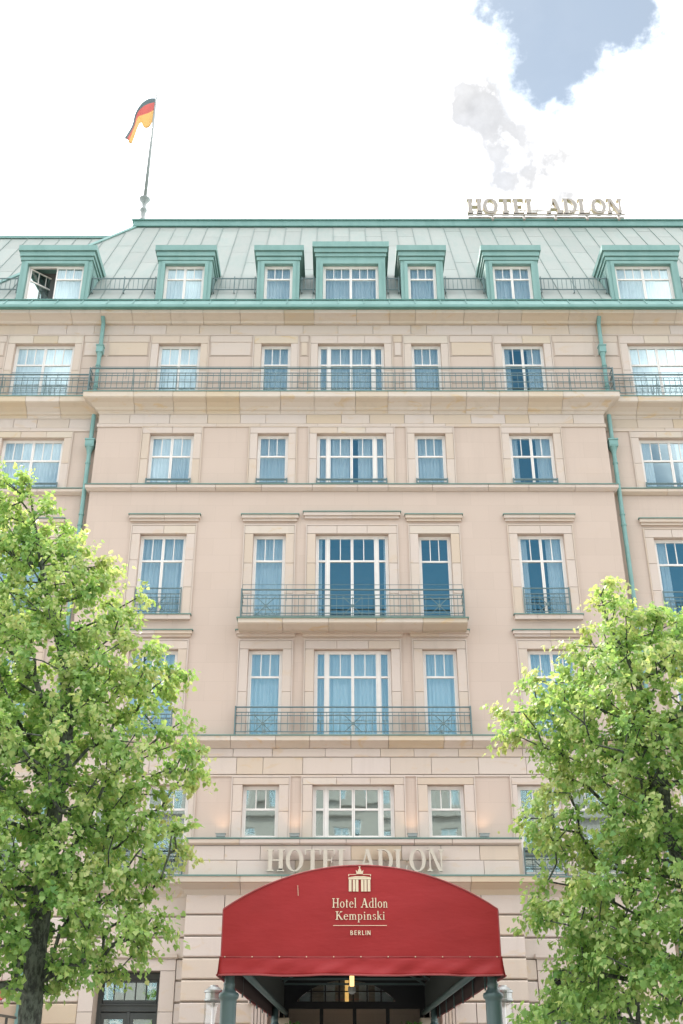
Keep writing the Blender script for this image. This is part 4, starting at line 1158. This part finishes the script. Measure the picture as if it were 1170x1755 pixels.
at = me.attributes.new('stripe', 'FLOAT', 'POINT'); at.data.foreach_set('value', st_)
fo = link('flag', me, None, (FX - .05, FY, RIDGE + .36 + 8.1)); tag(fo, 'black, red and gold striped flag blowing limply from the rooftop pole', 'flag')
sm = fo.modifiers.new('thickness', 'SOLIDIFY'); sm.thickness = .012
fo.scale = (1, 1, 1)

# ------------------------------------------------------------------ canopy
CY = -15.0; CXc = -.065; CW = 2.055
CN = empty('entrance_canopy', (0, 0, 0)); tag(CN, 'long red barrel vaulted entrance canopy on green columns with a gateway emblem on its front', 'canopy')
NA = 28
ZS, ZB, RISE = 3.78, 3.12, .63
def arch(u):  # u -1..1
    Rr = (CW**2 + RISE**2)/(2*RISE); return ZS + math.sqrt(max(0, Rr**2 - (u*CW)**2)) - (Rr - RISE)
# front cloth: grid with slight bulge
vs = []; fs = []; nz = 14
for i in range(NA+1):
    u = -1 + 2*i/NA
    for j in range(nz+1):
        v = j/nz; zt_ = arch(u); z = ZB + (zt_ - ZB)*v
        b = .03*math.sin(math.pi*v)*(1 - u*u) + .006*math.sin(u*23 + v*5)*(1 - v)**2 + .004*math.sin(u*9 - v*14)
        vs.append((CXc + u*CW, CY - b, z))
for i in range(NA):
    for j in range(nz): a = i*(nz+1)+j; fs.append((a, a+nz+1, a+nz+2, a+1))
build(MB().add(vs, fs), 'front_cloth', M['red'], CN, smooth=True)
# vault: outer skin back to the facade plus side flaps
prof = [(CXc - CW, 2.98), (CXc - CW, ZS)] + [(CXc + CW*(-1 + 2*i/NA), arch(-1 + 2*i/NA)) for i in range(1, NA)] + [(CXc + CW, ZS), (CXc + CW, 2.98)]
bx = .065   # the far end is centred on the portal
for k in range(6):
    ya, yb = CY + .012 + (-.52 - CY)*k/6, CY + .012 + (-.52 - CY)*(k+1)/6
    fa, fb = k/6, (k+1)/6
    n = len(prof); vs = [(x + bx*fa, ya, z) for x, z in prof] + [(x + bx*fb, yb, z) for x, z in prof]
    o = build(MB().add(vs, [(i, i+1, i+1+n, i+n) for i in range(n-1)]), 'vault_cloth', M['red'], CN)
    s_ = o.modifiers.new('thickness', 'SOLIDIFY'); s_.thickness = .012; s_.offset = 0
# valance across the front and along the sides
def val(x0, x1, horiz, name='valance'):
    pass
def valance(p0, p1, outn, seg=60, ph=0., wave=1.):
    vs = []; m_ = 7
    for i in range(seg+1):
        u = i/seg; p = Vector(p0).lerp(Vector(p1), u)
        for j in range(m_):
            v = j/(m_-1); z = ZB - .004 - v*.245
            wv = (.012*math.sin(u*31 + ph + v*3.1) + .010*math.sin(u*57 + v*6) + .010*math.sin(u*13 - v*5))*(.3 + v)*wave
            q = p + Vector(outn)*(.012 + .03*v + wv); sag = .012*math.sin(u*19 + ph)*v*.6
            vs.append((q.x, q.y, z + sag))
    fs = [(i*m_+j, i*m_+j+1, (i+1)*m_+j+1, (i+1)*m_+j) for i in range(seg) for j in range(m_-1)]
    o = build(MB().add(vs, fs), 'valance', M['red'], CN, smooth=True); fixn(o)
    s_ = o.modifiers.new('thickness', 'SOLIDIFY'); s_.thickness = .008
    # hem strip
    hv = []
    for i in range(seg+1):
        q = Vector(vs[i*m_ + m_-1]); hv.append(q)
    build(MB().tube([(a.x, a.y, a.z) for a in hv], .014, 6), 'hem', M['hem'], CN, smooth=True)
valance((CXc - CW - .02, CY - .005, 0), (CXc + CW + .02, CY - .005, 0), (0, -1, 0), 90)
valance((CXc - CW - .01, CY, 0), (CXc - CW - .01 + bx, -.5, 0), (-1, 0, 0), 80, 2, .25)
valance((CXc + CW + .01, CY, 0), (CXc + CW + .01 + bx, -.5, 0), (1, 0, 0), 80, 4, .25)
for s in (-1, 1):
    xa, xb = CXc + s*(CW - .02), CXc + s*(CW - .02) + bx
    o = build(MB().add([(xa, CY + .02, 2.845), (xb, -.52, 2.845), (xb, -.52, 3.75), (xa, CY + .02, 3.75), (xa - s*.01, CY + .02, 2.845), (xb - s*.01, -.52, 2.845), (xb - s*.01, -.52, 3.75), (xa - s*.01, CY + .02, 3.75)],
        [(0,1,2,3),(7,6,5,4),(0,4,5,1),(1,5,6,2),(2,6,7,3),(3,7,4,0)]), 'shaded_inner_sheet', M['inner_shade'], CN); fixn(o)  # added dark sheet inside the side valance, standing in for the shade there
ceil = [(CXc + (CW-.06)*(-1 + 2*i/16), arch(-1 + 2*i/16) - .03) for i in range(17)]
o = build(MB().add([(x, CY + .03, z) for x, z in ceil] + [(x + bx, -.52, z) for x, z in ceil], [(i, i+1, i+18, i+17) for i in range(16)]), 'shaded_inner_sheet', M['inner_shade'], CN)  # underside of the vault, canopy shade put into its colour
sx = o.modifiers.new('thickness', 'SOLIDIFY'); sx.thickness = .006
build(MB().tube([(CXc - CW - .02, CY - .03, ZB), (CXc + CW + .02, CY - .03, ZB)], .005, 6), 'lacing_cord', M['hem'], CN)
ey = MB()
for i in range(11): x = CXc - CW + .06 + (2*CW - .12)*i/10; ey.box(x - .007, x + .007, CY - .045, CY - .02, ZB - .007, ZB + .007)
build(ey, 'eyelet', M['cream'], CN)
# edge piping on the arch
build(MB().tube([(CXc + CW*(-1 + 2*i/NA), CY - .004, arch(-1 + 2*i/NA) + .003) for i in range(NA+1)], .012, 6), 'piping', M['hem'], CN)
for s in (-1, 1): build(MB().tube([(CXc + s*CW, CY - .004, ZB), (CXc + s*CW, CY - .004, ZS)], .01, 6), 'piping', M['hem'], CN)
# inner frame: side beams, hangers, lining boards, ribs, ceiling
for s in (-1, 1):
    X = CXc + s*(CW - .22)
    build(MB().tube([(X, CY + .1, 3.03), (X + bx, -.5, 3.03)], .06, 10), 'side_beam', M['column'], CN, smooth=True)
    for k in range(1, 8):
        y = CY + 14.3*k/8; build(MB().box(CXc + s*(CW-.035) - .012, CXc + s*(CW-.035) + .012, y - .02, y + .02, 2.78, 3.1), 'hanger', M['column'], CN)
    nb = 36
    bme = B(-.012, .012, -.19, .19, 3.05, 3.74).mesh('lining_board', M['board'])
    for k in range(nb): link('lining_board', bme, CN, (X + s*.06 + bx*k/nb, CY + .35 + 14.1*(k+.5)/nb, 0))
for k in range(9):
    y = CY + .5 + 13.8*k/8
    build(MB().tube([(CXc + (CW-.1)*(-1 + 2*i/16), y, arch(-1 + 2*i/16) - .08) for i in range(17)], .028, 6), 'rib', M['column'], CN)
    build(MB().box(CXc - CW + .14, CXc + CW - .14, y - .02, y + .02, 3.70, 3.75), 'cross_bar', M['column'], CN)
# columns
colprof = [(.16, 0), (.16, .12), (.135, .18), (.12, .3), (.118, 2.52), (.122, 2.56), (.145, 2.58), (.15, 2.61), (.145, 2.64), (.11, 2.66), (.085, 2.70), (.08, 2.74), (.088, 2.76), (.08, 2.78), (.07, 2.80), (.07, 3.05)]
for x in (-2.0, 1.87):
    build(MB().lathe(colprof, 24), 'column', M['column'], CN, (x, CY + .2, 0), smooth=True)
for x in (-2.0 + bx*.5, 1.87 + bx*.5): build(MB().lathe(colprof, 24), 'column', M['column'], CN, (x, -3.2, 0), smooth=True)
# emblem and writing on the front
EMY = CY - .045
em = MB(); ex = -.075; 
def eb(x0, x1, z0, z1): em.box(ex + x0, ex + x1, EMY, EMY + .008, z0, z1)
for a in (-.165, -.105, -.058, .02, .068, .118): eb(a, a + (.042 if a in (-.165, .118) else .038), 4.03, 4.20)
eb(-.17, .17, 4.204, 4.232); 
em.prism([(ex-.17, 4.234), (ex-.06, 4.25), (ex+.06, 4.25), (ex+.17, 4.234)], EMY, EMY + .008)
eb(-.172, -.158, 4.25, 4.27); eb(.158, .172, 4.25, 4.27); eb(-.172, -.05, 4.272, 4.279); eb(.05, .172, 4.272, 4.279); eb(-.05, .05, 4.28, 4.292)
em.prism([(ex-.05, 4.294), (ex+.05, 4.294), (ex+.058, 4.34), (ex+.03, 4.315), (ex+.02, 4.35), (ex-.02, 4.35), (ex-.03, 4.315), (ex-.058, 4.34)], EMY, EMY + .008)
em.prism([(ex-.012, 4.352), (ex+.012, 4.352), (ex+.006, 4.385), (ex-.006, 4.385)], EMY, EMY + .008); eb(-.014, .014, 4.388, 4.396)
build(em, 'gateway_emblem', M['cream'], CN)
LET = CN; GW[0] = .72
line(LET, 'Hotel Adlon', -.49, .342, EMY, 3.80, .132, .006, M['cream'], .10, .34)
line(LET, 'Kempinski', -.438, .298, EMY, 3.63, .118, .006, M['cream'], .10, .3)
build(B(-.473, .324, EMY, EMY + .006, 3.545, 3.553), 'printed_rule', M['cream'], CN)
line(LET, 'BERLIN', -.219, .079, EMY, 3.417, .062, .006, M['cream'], .22, sans=True)
# little tear in the cloth
build(MB().bar((-1.01, CY - .035, 4.12), (-1.0, CY - .04, 3.97), .006), 'scuff', M['cream'], CN)

# pendant and spot lamps in the canopy
PL = empty('pendant_lamp', (-.145, -9, 0)); tag(PL, 'lit glass tube pendant hanging under the centre of the canopy', 'lamp')
build(MB().lathe([(.04, 3.12), (.045, 3.13), (.045, 3.50), (.04, 3.52)], 14), 'lamp_glass', M['warm'], PL)
build(MB().lathe([(.03, 2.98), (.075, 3.02), (.075, 3.11), (.03, 3.118)], 14), 'lamp_cap', M['lampmetal'], PL)
build(MB().lathe([(.075, 3.52), (.075, 3.56), (.012, 3.6), (.012, 3.98)], 10), 'rod', M['lampmetal'], PL)
for x, y, z, s in ((-1.45, -9, 3.66, 0), (-1.38, -9.8, 3.53, 0), (1.02, -9, 3.66, 1), (.95, -9.8, 3.53, 1)):
    o = empty('spot_lamp', (x, y, z)); tag(o, ('tiny lit spot lamp under the canopy, %s one of the pair on the %s' % ('upper' if z > 3.6 else 'lower', 'left' if s == 0 else 'right')), 'lamp', 'spot lamps under the canopy')
    build(MB().lathe([(.035, 0), (.035, .06)], 12), 'lamp_body', M['lampmetal'], o); build(MB().lathe([(.026, -.012), (.026, -.002)], 12), 'bulb', M['warm'], o)
LB = empty('lobby_lamp', (-.2, .9, 0)); tag(LB, 'warm lit hanging lamp inside the entrance behind the arched fanlight', 'lamp')
build(MB().lathe([(.05, 3.3), (.055, 3.35), (.055, 4.0), (.05, 4.05)], 12), 'lamp_glass', M['warmsoft'], LB); build(MB().lathe([(.01, 4.05), (.01, 4.26)], 8), 'rod', M['lampmetal'], LB)

# up-lights on the portal ledge
sides = ['outer left', 'inner left', 'inner right', 'outer right']
where = ['at the far left end', 'left of the middle window', 'right of the middle window', 'at the far right end']
for x, wh in zip((-3.82, -1.70, 1.69, 3.76), where):
    o = empty('wall_light', (x, -.36, 7.576)); tag(o, 'small lit metal uplight on the portal ledge, ' + wh, 'lamp', 'uplights along the portal ledge')
    b_ = MB(); b_.box(-.15, .15, -.05, .06, .0, .03); b_.box(-.13, .13, -.06, .07, .05, .13); b_.box(-.1, -.07, -.03, .03, .031, .049); b_.box(.07, .1, -.03, .03, .031, .049); b_.box(-.15, .15, -.07, .08, .131, .15)
    build(b_, 'lamp_body', M['lampmetal'], o)
    build(B(-.1, .1, -.03, .05, .151, .158), 'lens', M['warm'], o)
    l = bpy.data.lights.new('uplight_glow', 'SPOT'); l.energy = 3.0; l.color = (1, .62, .36); l.spot_size = rad(95); l.spot_blend = .9; l.shadow_soft_size = .05
    lo_ = bpy.data.objects.new('uplight_glow', l); col.objects.link(lo_); lo_.parent = o; lo_.location = (0, .05, .18); lo_.rotation_euler = (rad(180 - 18), 0, 0)

# glass column lamps on the pavement
for x, lb in ((-2.74, 'glass cylinder lamp post left of the canopy, wholly beside the left column'), (2.68, 'glass cylinder lamp post partly hidden behind the right canopy column')):
    o = empty('lamp_post', (x, -10, 0)); tag(o, lb, 'lamp post', 'glass lamp posts beside the canopy')
    build(MB().lathe([(.19, 0), (.19, .5), (.17, .55)], 20), 'base', M['lampmetal'], o)
    gm = MB().lathe([(.165, .55), (.165, 2.8)], 24); build(gm, 'glass_cylinder', M['lampglass'], o, smooth=True)
    build(MB().lathe([(.03, .56), (.03, 2.78)], 10), 'lamp_tube', M['white'], o)
    cp = MB().lathe([(.165, 2.80), (.18, 2.81), (.18, 2.83), (.165, 2.84), (.165, 2.94), (.185, 2.95), (.185, 2.98), (.15, 3.0), (.10, 3.04), (.08, 3.05), (.075, 3.07), (.0, 3.08)], 24)
    build(cp, 'lamp_cap', M['lampmetal'], o)

# small red awning at the left edge
AW = empty('shop_awning', (-9.82, -2.0, -.1)); tag(AW, 'small red awning with dark frame at the left edge beside the downpipe', 'awning')
mb = MB(); mb.prism([(-.9, 2.9), (.62, 2.9), (.66, 3.12), (-.9, 3.12)], -.9, -.87); build(mb, 'valance', M['red'], AW)
vs = [(-.9, -.9, 3.12), (.66, -.9, 3.12), (.66, 1.9, 3.7), (-.9, 1.9, 3.7)]; vs += [(p[0], p[1], p[2] - .02) for p in vs]
build(MB().add(vs, [(0,1,2,3),(7,6,5,4),(0,4,5,1),(1,5,6,2),(2,6,7,3),(3,7,4,0)]), 'awning_cloth', M['red'], AW)
fr = MB()
for x in (.68,): fr.box(x, x + .06, -.9, -.84, 0, 3.12); fr.box(x, x + .05, -.84, 1.9, 3.0, 3.06); fr.box(x, x+.06, 1.0, 1.06, 0, 3.0)
fr.box(-.9, .68, -.86, -.82, 2.86, 2.9); build(fr, 'frame', M['dark'], AW)

# blue cloth lying on a dormer sill
o = build(MB().add([(0,0,0),(.16,-.02,.0),(.3,.0,.02),(.34,.1,.0),(.18,.14,.03),(.02,.1,.01),(.15,.04,.09),(.26,.05,.06),(.06,.05,.06)], [(0,1,6,8),(1,2,7,6),(2,3,7),(3,4,6,7),(4,5,8,6),(5,0,8),(5,4,3,2,1,0)]), 'cloth', paint_mat('blue_cloth', (.03, .16, .5), .8), None, (6.45, -.2, 27.137))
tag(o, 'small blue cloth lying on the sill of the dormer below the rooftop letters', 'cloth')

# potted green shrubs at the entrance
def leaf_mesh(name, pos, nr, up, size, tone, mat):
    """numpy batch of heart-shaped folded leaves: pos (n,3), nr normals, up = tip direction"""
    n = len(pos)
    side = np.cross(up, nr); side /= np.linalg.norm(side, axis=1, keepdims=True) + 1e-9
    nr = np.cross(side, up)
    L = np.array([(0, .08, 0), (-.30, -.02, .06), (-.50, .36, .13), (0, .45, 0), (0, 1.06, -.05), (.50, .36, .13), (.30, -.02, .06)])
    V = pos[:, None, :] + size[:, None, None]*(L[None, :, 0:1]*side[:, None, :] + L[None, :, 1:2]*up[:, None, :] + L[None, :, 2:3]*nr[:, None, :])
    F = np.array([(0, 1, 2, 3), (3, 2, 4, 4), (0, 3, 5, 6), (3, 4, 5, 5)])
    quads = np.array([(0, 1, 2, 3), (0, 3, 5, 6)]); tris = np.array([(3, 2, 4), (3, 4, 5)])
    me = bpy.data.meshes.new(name); nv = n*7
    me.vertices.add(nv); me.vertices.foreach_set('co', V.reshape(-1))
    base = (np.arange(n)*7)[:, None, None]
    q = (quads[None] + base).reshape(n, -1); t_ = (tris[None] + base).reshape(n, -1)
    loops = np.concatenate([q, t_], axis=1).reshape(-1)
    me.loops.add(len(loops)); me.loops.foreach_set('vertex_index', loops.astype(np.int32))
    tot = np.tile([4, 4, 3, 3], n); st = np.concatenate([[0], np.cumsum(tot)[:-1]])
    me.polygons.add(len(tot)); me.polygons.foreach_set('loop_start', st.astype(np.int32)); 
    try: me.polygons.foreach_set('loop_total', tot.astype(np.int32))
    except Exception: pass
    me.materials.append(mat); me.update(calc_edges=True); me.validate()
    a = me.attributes.new('tone', 'FLOAT', 'POINT'); a.data.foreach_set('value', np.repeat(tone, 7).astype(np.float32))
    return me
rs = np.random.RandomState(5)
for x, s in ((-1.62, 'left'), (1.45, 'right')):
    o = empty('potted_shrub', (x, -1.2, 0)); tag(o, 'small dark green shrub in a pot %s of the entrance doors' % s, 'plant', 'shrubs flanking the entrance')
    build(MB().lathe([(.2, 0), (.26, .55), (.28, .6), (.24, .6), (.22, .55)], 16), 'pot', M['column'], o)
    p = rs.normal(size=(500, 3))*np.array([.12, .12, .55]) + np.array([0, 0, 1.7]); p[:, 2] = np.clip(p[:, 2], .6, 2.75)
    u = rs.normal(size=(500, 3)); u /= np.linalg.norm(u, axis=1, keepdims=True); q = rs.normal(size=(500, 3))
    link('foliage', leaf_mesh('foliage', p, q, u, np.full(500, .09), rs.uniform(0, .3, 500), M['leaf']), o)
    build(MB().tube([(0, 0, .5), (0, 0, 2.4)], [.02, .01], 6), 'stem', M['bark'], o)

# ------------------------------------------------------------------ trees
def tree(name, label, X, Y, trunk, rows, depthf, ncl, nleaf, seed, r0):
    """trunk: [(x,z)] local centre line in x; rows: [(z, xl, xr)] crown extent in world x at height z"""
    g = np.random.RandomState(seed)
    T = empty(name, (X, Y, 0)); tag(T, label, 'tree', 'street trees before the hotel')
    rz = np.array([r[0] for r in rows]); xl = np.array([r[1] for r in rows]) - X; xr = np.array([r[2] for r in rows]) - X
    tz = np.array([p[1] for p in trunk]); tx = np.array([p[0] for p in trunk])
    zmin, zmax = rz.min(), rz.max()
    C = []
    while len(C) < ncl:
        z = g.uniform(zmin, zmax); a = np.interp(z, rz, xl); b = np.interp(z, rz, xr)
        wmax = 6.5
        if g.uniform() > (b - a)/wmax*1.15 + .02: continue
        cx = (a + b)/2; hx = ((b - a)/2 - .08)*(1 + .10*math.sin(z*5.1 + seed) + .07*math.sin(z*11.3)); hy = max(.25, hx*depthf)
        # favour the outer shell
        th = g.uniform(0, 2*np.pi); rr = g.uniform(0, 1)**.42
        x = cx + hx*rr*np.cos(th); y = hy*rr*np.sin(th)
        if C:
            d = np.linalg.norm(np.array(C)[:, :3] - (x, y, z), axis=1)
            if d.min() < .20: continue
        C.append((x, y, z, rr))
    C = np.array(C)
    # skeleton: connect each clump to the best lower node
    nodes = [(np.interp(z, tz, tx), 0., z) for z in np.arange(1.6, tz.max(), .18)]; par = [-1] + list(range(len(nodes)-1)); kindn = ['t']*len(nodes)
    nodes = [np.array(n) for n in nodes]
    dist_tr = np.abs(C[:, 0] - np.interp(C[:, 2], tz, tx)) + np.abs(C[:, 1]) 
    order = np.argsort(dist_tr + .25*C[:, 2]*0)
    ntr = len(nodes)
    for k in order:
        c = C[k, :3]; A = np.array(nodes); d = c - A; L = np.linalg.norm(d, axis=1)
        up = d[:, 2]/(L + 1e-6)
        cost = L*(1 + .9*np.clip(.35 - up, 0, 2)) + np.where(np.arange(len(A)) < ntr, .12*L, 0)
        j = int(np.argmin(cost)); 
        # insert a bent middle node
        L_ = L[j]
        if L_ > .5:
            m = max(1, int(L_/.4)); prev = j
            for q in range(1, m+1):
                f_ = q/(m+1); pm = A[j] + d[j]*f_ + g.normal(size=3)*.05*L_**.5; pm[2] += .10*L_*math.sin(math.pi*f_)*(-1 if g.uniform() < .25 else .4)
                nodes.append(pm); par.append(prev); prev = len(nodes)-1
            nodes.append(c); par.append(prev)
        else: nodes.append(c); par.append(j)
    n = len(nodes); A = np.array(nodes); wgt = np.zeros(n); leafn = np.ones(n, bool)
    for i in range(n):
        if par[i] >= 0: leafn[par[i]] = False
    wgt[leafn] = 1
    for i in range(n-1, -1, -1):
        if par[i] >= 0: wgt[par[i]] += wgt[i] if i >= ntr or True else 0
    # branches as joined tapered segments
    tw = wgt/ wgt[:ntr].max()
    R_ = np.clip(r0*.93*tw**.47, .0055, None)
    mb = MB()
    for i in range(ntr, n):
        j = par[i]; a, b = A[j], A[i]
        if np.linalg.norm(b - a) < 1e-3: continue
        ra = min(R_[j], R_[i]*1.3 + .002); nn = 7 if R_[i] > .02 else (5 if R_[i] > .009 else 4)
        mb.tube([a, b], [ra, R_[i]], nn, caps=False)
    build(mb, 'branches', M['bark'], T, smooth=True)
    # trunk with knobbly bark
    zz = np.concatenate([np.arange(0, 3.2, .06), np.arange(3.2, tz.max(), .12)]); vs = []; fs = []; ns = 22
    for i, z in enumerate(zz):
        ztop = tz.max(); rr = r0*(1 - .45*(z/ztop)) if z < 3.3 else max(.012, r0*(1 - .45*3.3/ztop)*(1 - (z-3.3)/(ztop - 3.3))**.8)
        rr *= 1 + .35*math.exp(-z*5)
        for k in range(ns):
            a = 2*math.pi*k/ns
            bmp = 1 + (.05*math.sin(3*a + z*2.1) + .045*math.sin(7*a - z*5 + 2*math.sin(z*3)) + .04*math.sin(z*11 + a*2) + .03*g.normal())*(1 if z < 4 else .4)
            vs.append((np.interp(z, tz, tx) + rr*bmp*math.cos(a), rr*bmp*math.sin(a), z))
    for i in range(len(zz)-1):
        for k in range(ns): fs.append((i*ns+k, i*ns+(k+1) % ns, (i+1)*ns+(k+1) % ns, (i+1)*ns+k))
    build(MB().add(vs, fs), 'trunk', M['bark'], T, smooth=True)
    # leaves: every clump is a spray of drooping leaves round a few twigs
    per = nleaf//ncl; P_ = []; tone = []; tips = []; NR = []
    for k in range(ncl):
        c = C[k, :3]; m = int(per*g.uniform(.65, 1.35)); nt = 4
        out = np.array([c[0] - np.interp(c[2], tz, tx), c[1], .35]); out /= np.linalg.norm(out) + 1e-6
        t0 = np.clip(.30 + .26*C[k, 3] + .22*(c[2] - zmin)/(zmax - zmin) + g.normal()*.10, 0, 1)  # upper, outer clumps paler: light on the crown put into the leaf colour
        for q in range(nt):
            tdir = out*.8 + g.normal(size=3)*.75; tdir /= np.linalg.norm(tdir); ln = g.uniform(.16, .42)
            mm = max(2, m//nt); s = g.uniform(0, 1, mm)
            base = c + np.outer(s, tdir)*ln + g.normal(size=(mm, 3))*.05; base[:, 2] -= s*s*.08
            P_.append(base)
            tp = tdir[None]*.55 + g.normal(size=(mm, 3))*.55 + np.array([0, 0, -.85]); tips.append(tp)
            nm = out[None]*.55 + g.normal(size=(mm, 3))*.5 + np.array([0, 0, .75]); NR.append(nm)
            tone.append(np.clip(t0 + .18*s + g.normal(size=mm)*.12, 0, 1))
    P_ = np.concatenate(P_); tips = np.concatenate(tips); NR = np.concatenate(NR); tone = np.concatenate(tone)
    tips /= np.linalg.norm(tips, axis=1, keepdims=True)
    size = g.uniform(.046, .095, len(P_))
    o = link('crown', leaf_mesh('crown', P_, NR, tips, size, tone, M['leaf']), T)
    return T
rowsL = [(2.55, -6.2, -4.0), (2.75, -7.0, -3.75), (2.95, -7.5, -2.95), (3.3, -7.8, -2.75), (3.7, -8.0, -2.70), (4.2, -8.1, -2.72), (4.6, -8.1, -2.85), (5.0, -8.1, -2.8), (5.5, -8.0, -2.55), (5.75, -7.9, -2.38), (6.15, -7.8, -2.6), (6.6, -7.7, -3.0), (7.1, -7.5, -2.85), (7.5, -7.3, -3.0), (7.9, -7.1, -3.5), (8.1, -7.0, -3.85), (8.7, -6.9, -3.75), (9.0, -6.8, -3.95), (9.2, -6.7, -4.5), (9.7, -6.6, -4.75), (10.1, -6.5, -5.2), (10.55, -6.4, -5.6), (10.75, -6.2, -5.85)]
tree('linden_tree', 'tall leafy linden on the left with its mottled trunk in view, covering the left windows', -4.55, -16, [(0, 0), (.0, 2.3), (-.05, 3.5), (.0, 5), (.02, 6.5), (-.2, 7.5), (-.6, 8.6), (-.95, 9.8), (-1.15, 10.6)], rowsL, .62, 940, 68000, 3, .17)
rowsR = [(2.2, 2.3, 6.4), (2.45, 2.15, 6.8), (2.75, 2.05, 7.2), (3.2, 2.15, 7.6), (3.4, 2.38, 7.7), (3.8, 2.36, 7.8), (4.34, 2.6, 7.9), (4.76, 2.3, 7.9), (5.0, 2.38, 7.9), (5.4, 2.5, 7.8), (5.6, 2.45, 7.7), (5.95, 2.12, 7.6), (6.15, 2.2, 7.5), (6.35, 1.9, 7.4), (6.5, 1.86, 7.3), (6.7, 2.2, 7.2), (7.05, 2.3, 7.1), (7.2, 3.3, 7.0), (7.8, 3.25, 6.8), (7.95, 3.3, 6.0), (8.15, 3.4, 4.7), (8.45, 3.7, 4.1), (8.6, 3.75, 4.0)]
tree('linden_tree', 'broad leafy linden on the right, its lowest sprays hanging over the louvred door', 4.75, -16, [(0, 0), (.0, 2.3), (-.1, 3.6), (-.35, 4.8), (-.3, 6), (-.55, 7.2), (-.85, 8.0), (-.92, 8.5)], rowsR, .62, 880, 64000, 8, .15)

# ------------------------------------------------------------------ opposite building (mirrored in the lower windows)
OB = empty('opposite_building', (0, -72, 0)); tag(OB, 'pale stone building across the street, seen only mirrored in the first floor windows', 'building')
hl = []; 
for r in range(6):
    for k in range(-9, 10): hl.append((k*3.4 - .8, k*3.4 + .8, 3.2 + r*4.3, 3.2 + r*4.3 + 2.5))
mb = MB(); xs = sorted(set([-34, 34] + [h[0] for h in hl] + [h[1] for h in hl])); zs = sorted(set([0, 29] + [h[2] for h in hl] + [h[3] for h in hl]))
for a, b_ in zip(xs, xs[1:]):
    for c, d in zip(zs, zs[1:]):
        if not any(h[0] < (a+b_)/2 < h[1] and h[2] < (c+d)/2 < h[3] for h in hl): mb.add([(a,0,c),(b_,0,c),(b_,0,d),(a,0,d)], [(0,3,2,1)])
build(mb, 'wall', M['opp'], OB)
build(B(-34, 34, -18, -.6, 0, 29), 'body', M['dark'], OB)
for z in (2.4, 6.8, 11.1, 15.4, 19.7, 24.0): build(B(-34.2, 34.2, -.001, .35, z, z + .3), 'ledge', M['opp'], OB)
build(B(-34.6, 34.6, -.1, .9, 28.6, 29.5), 'cornice', M['opp'], OB)
fme = MB(); fme.box(-.8, -.72, -.25, -.15, 0, 2.5); fme.box(.72, .8, -.25, -.15, 0, 2.5); fme.box(-.04, .04, -.25, -.15, 0, 2.5); fme.box(-.72, .72, -.24, -.16, 1.7, 1.78); fme.box(-.72, .72, -.25, -.15, 2.42, 2.5)
fme = fme.mesh('window', M['white']); gme = B(-.72, .72, -.20, -.19, 0, 2.42).mesh('pane', M['glass'])
for h in hl:
    wo = link('window', fme, OB, ((h[0]+h[1])/2, 0, h[2])); link('pane', gme, wo)
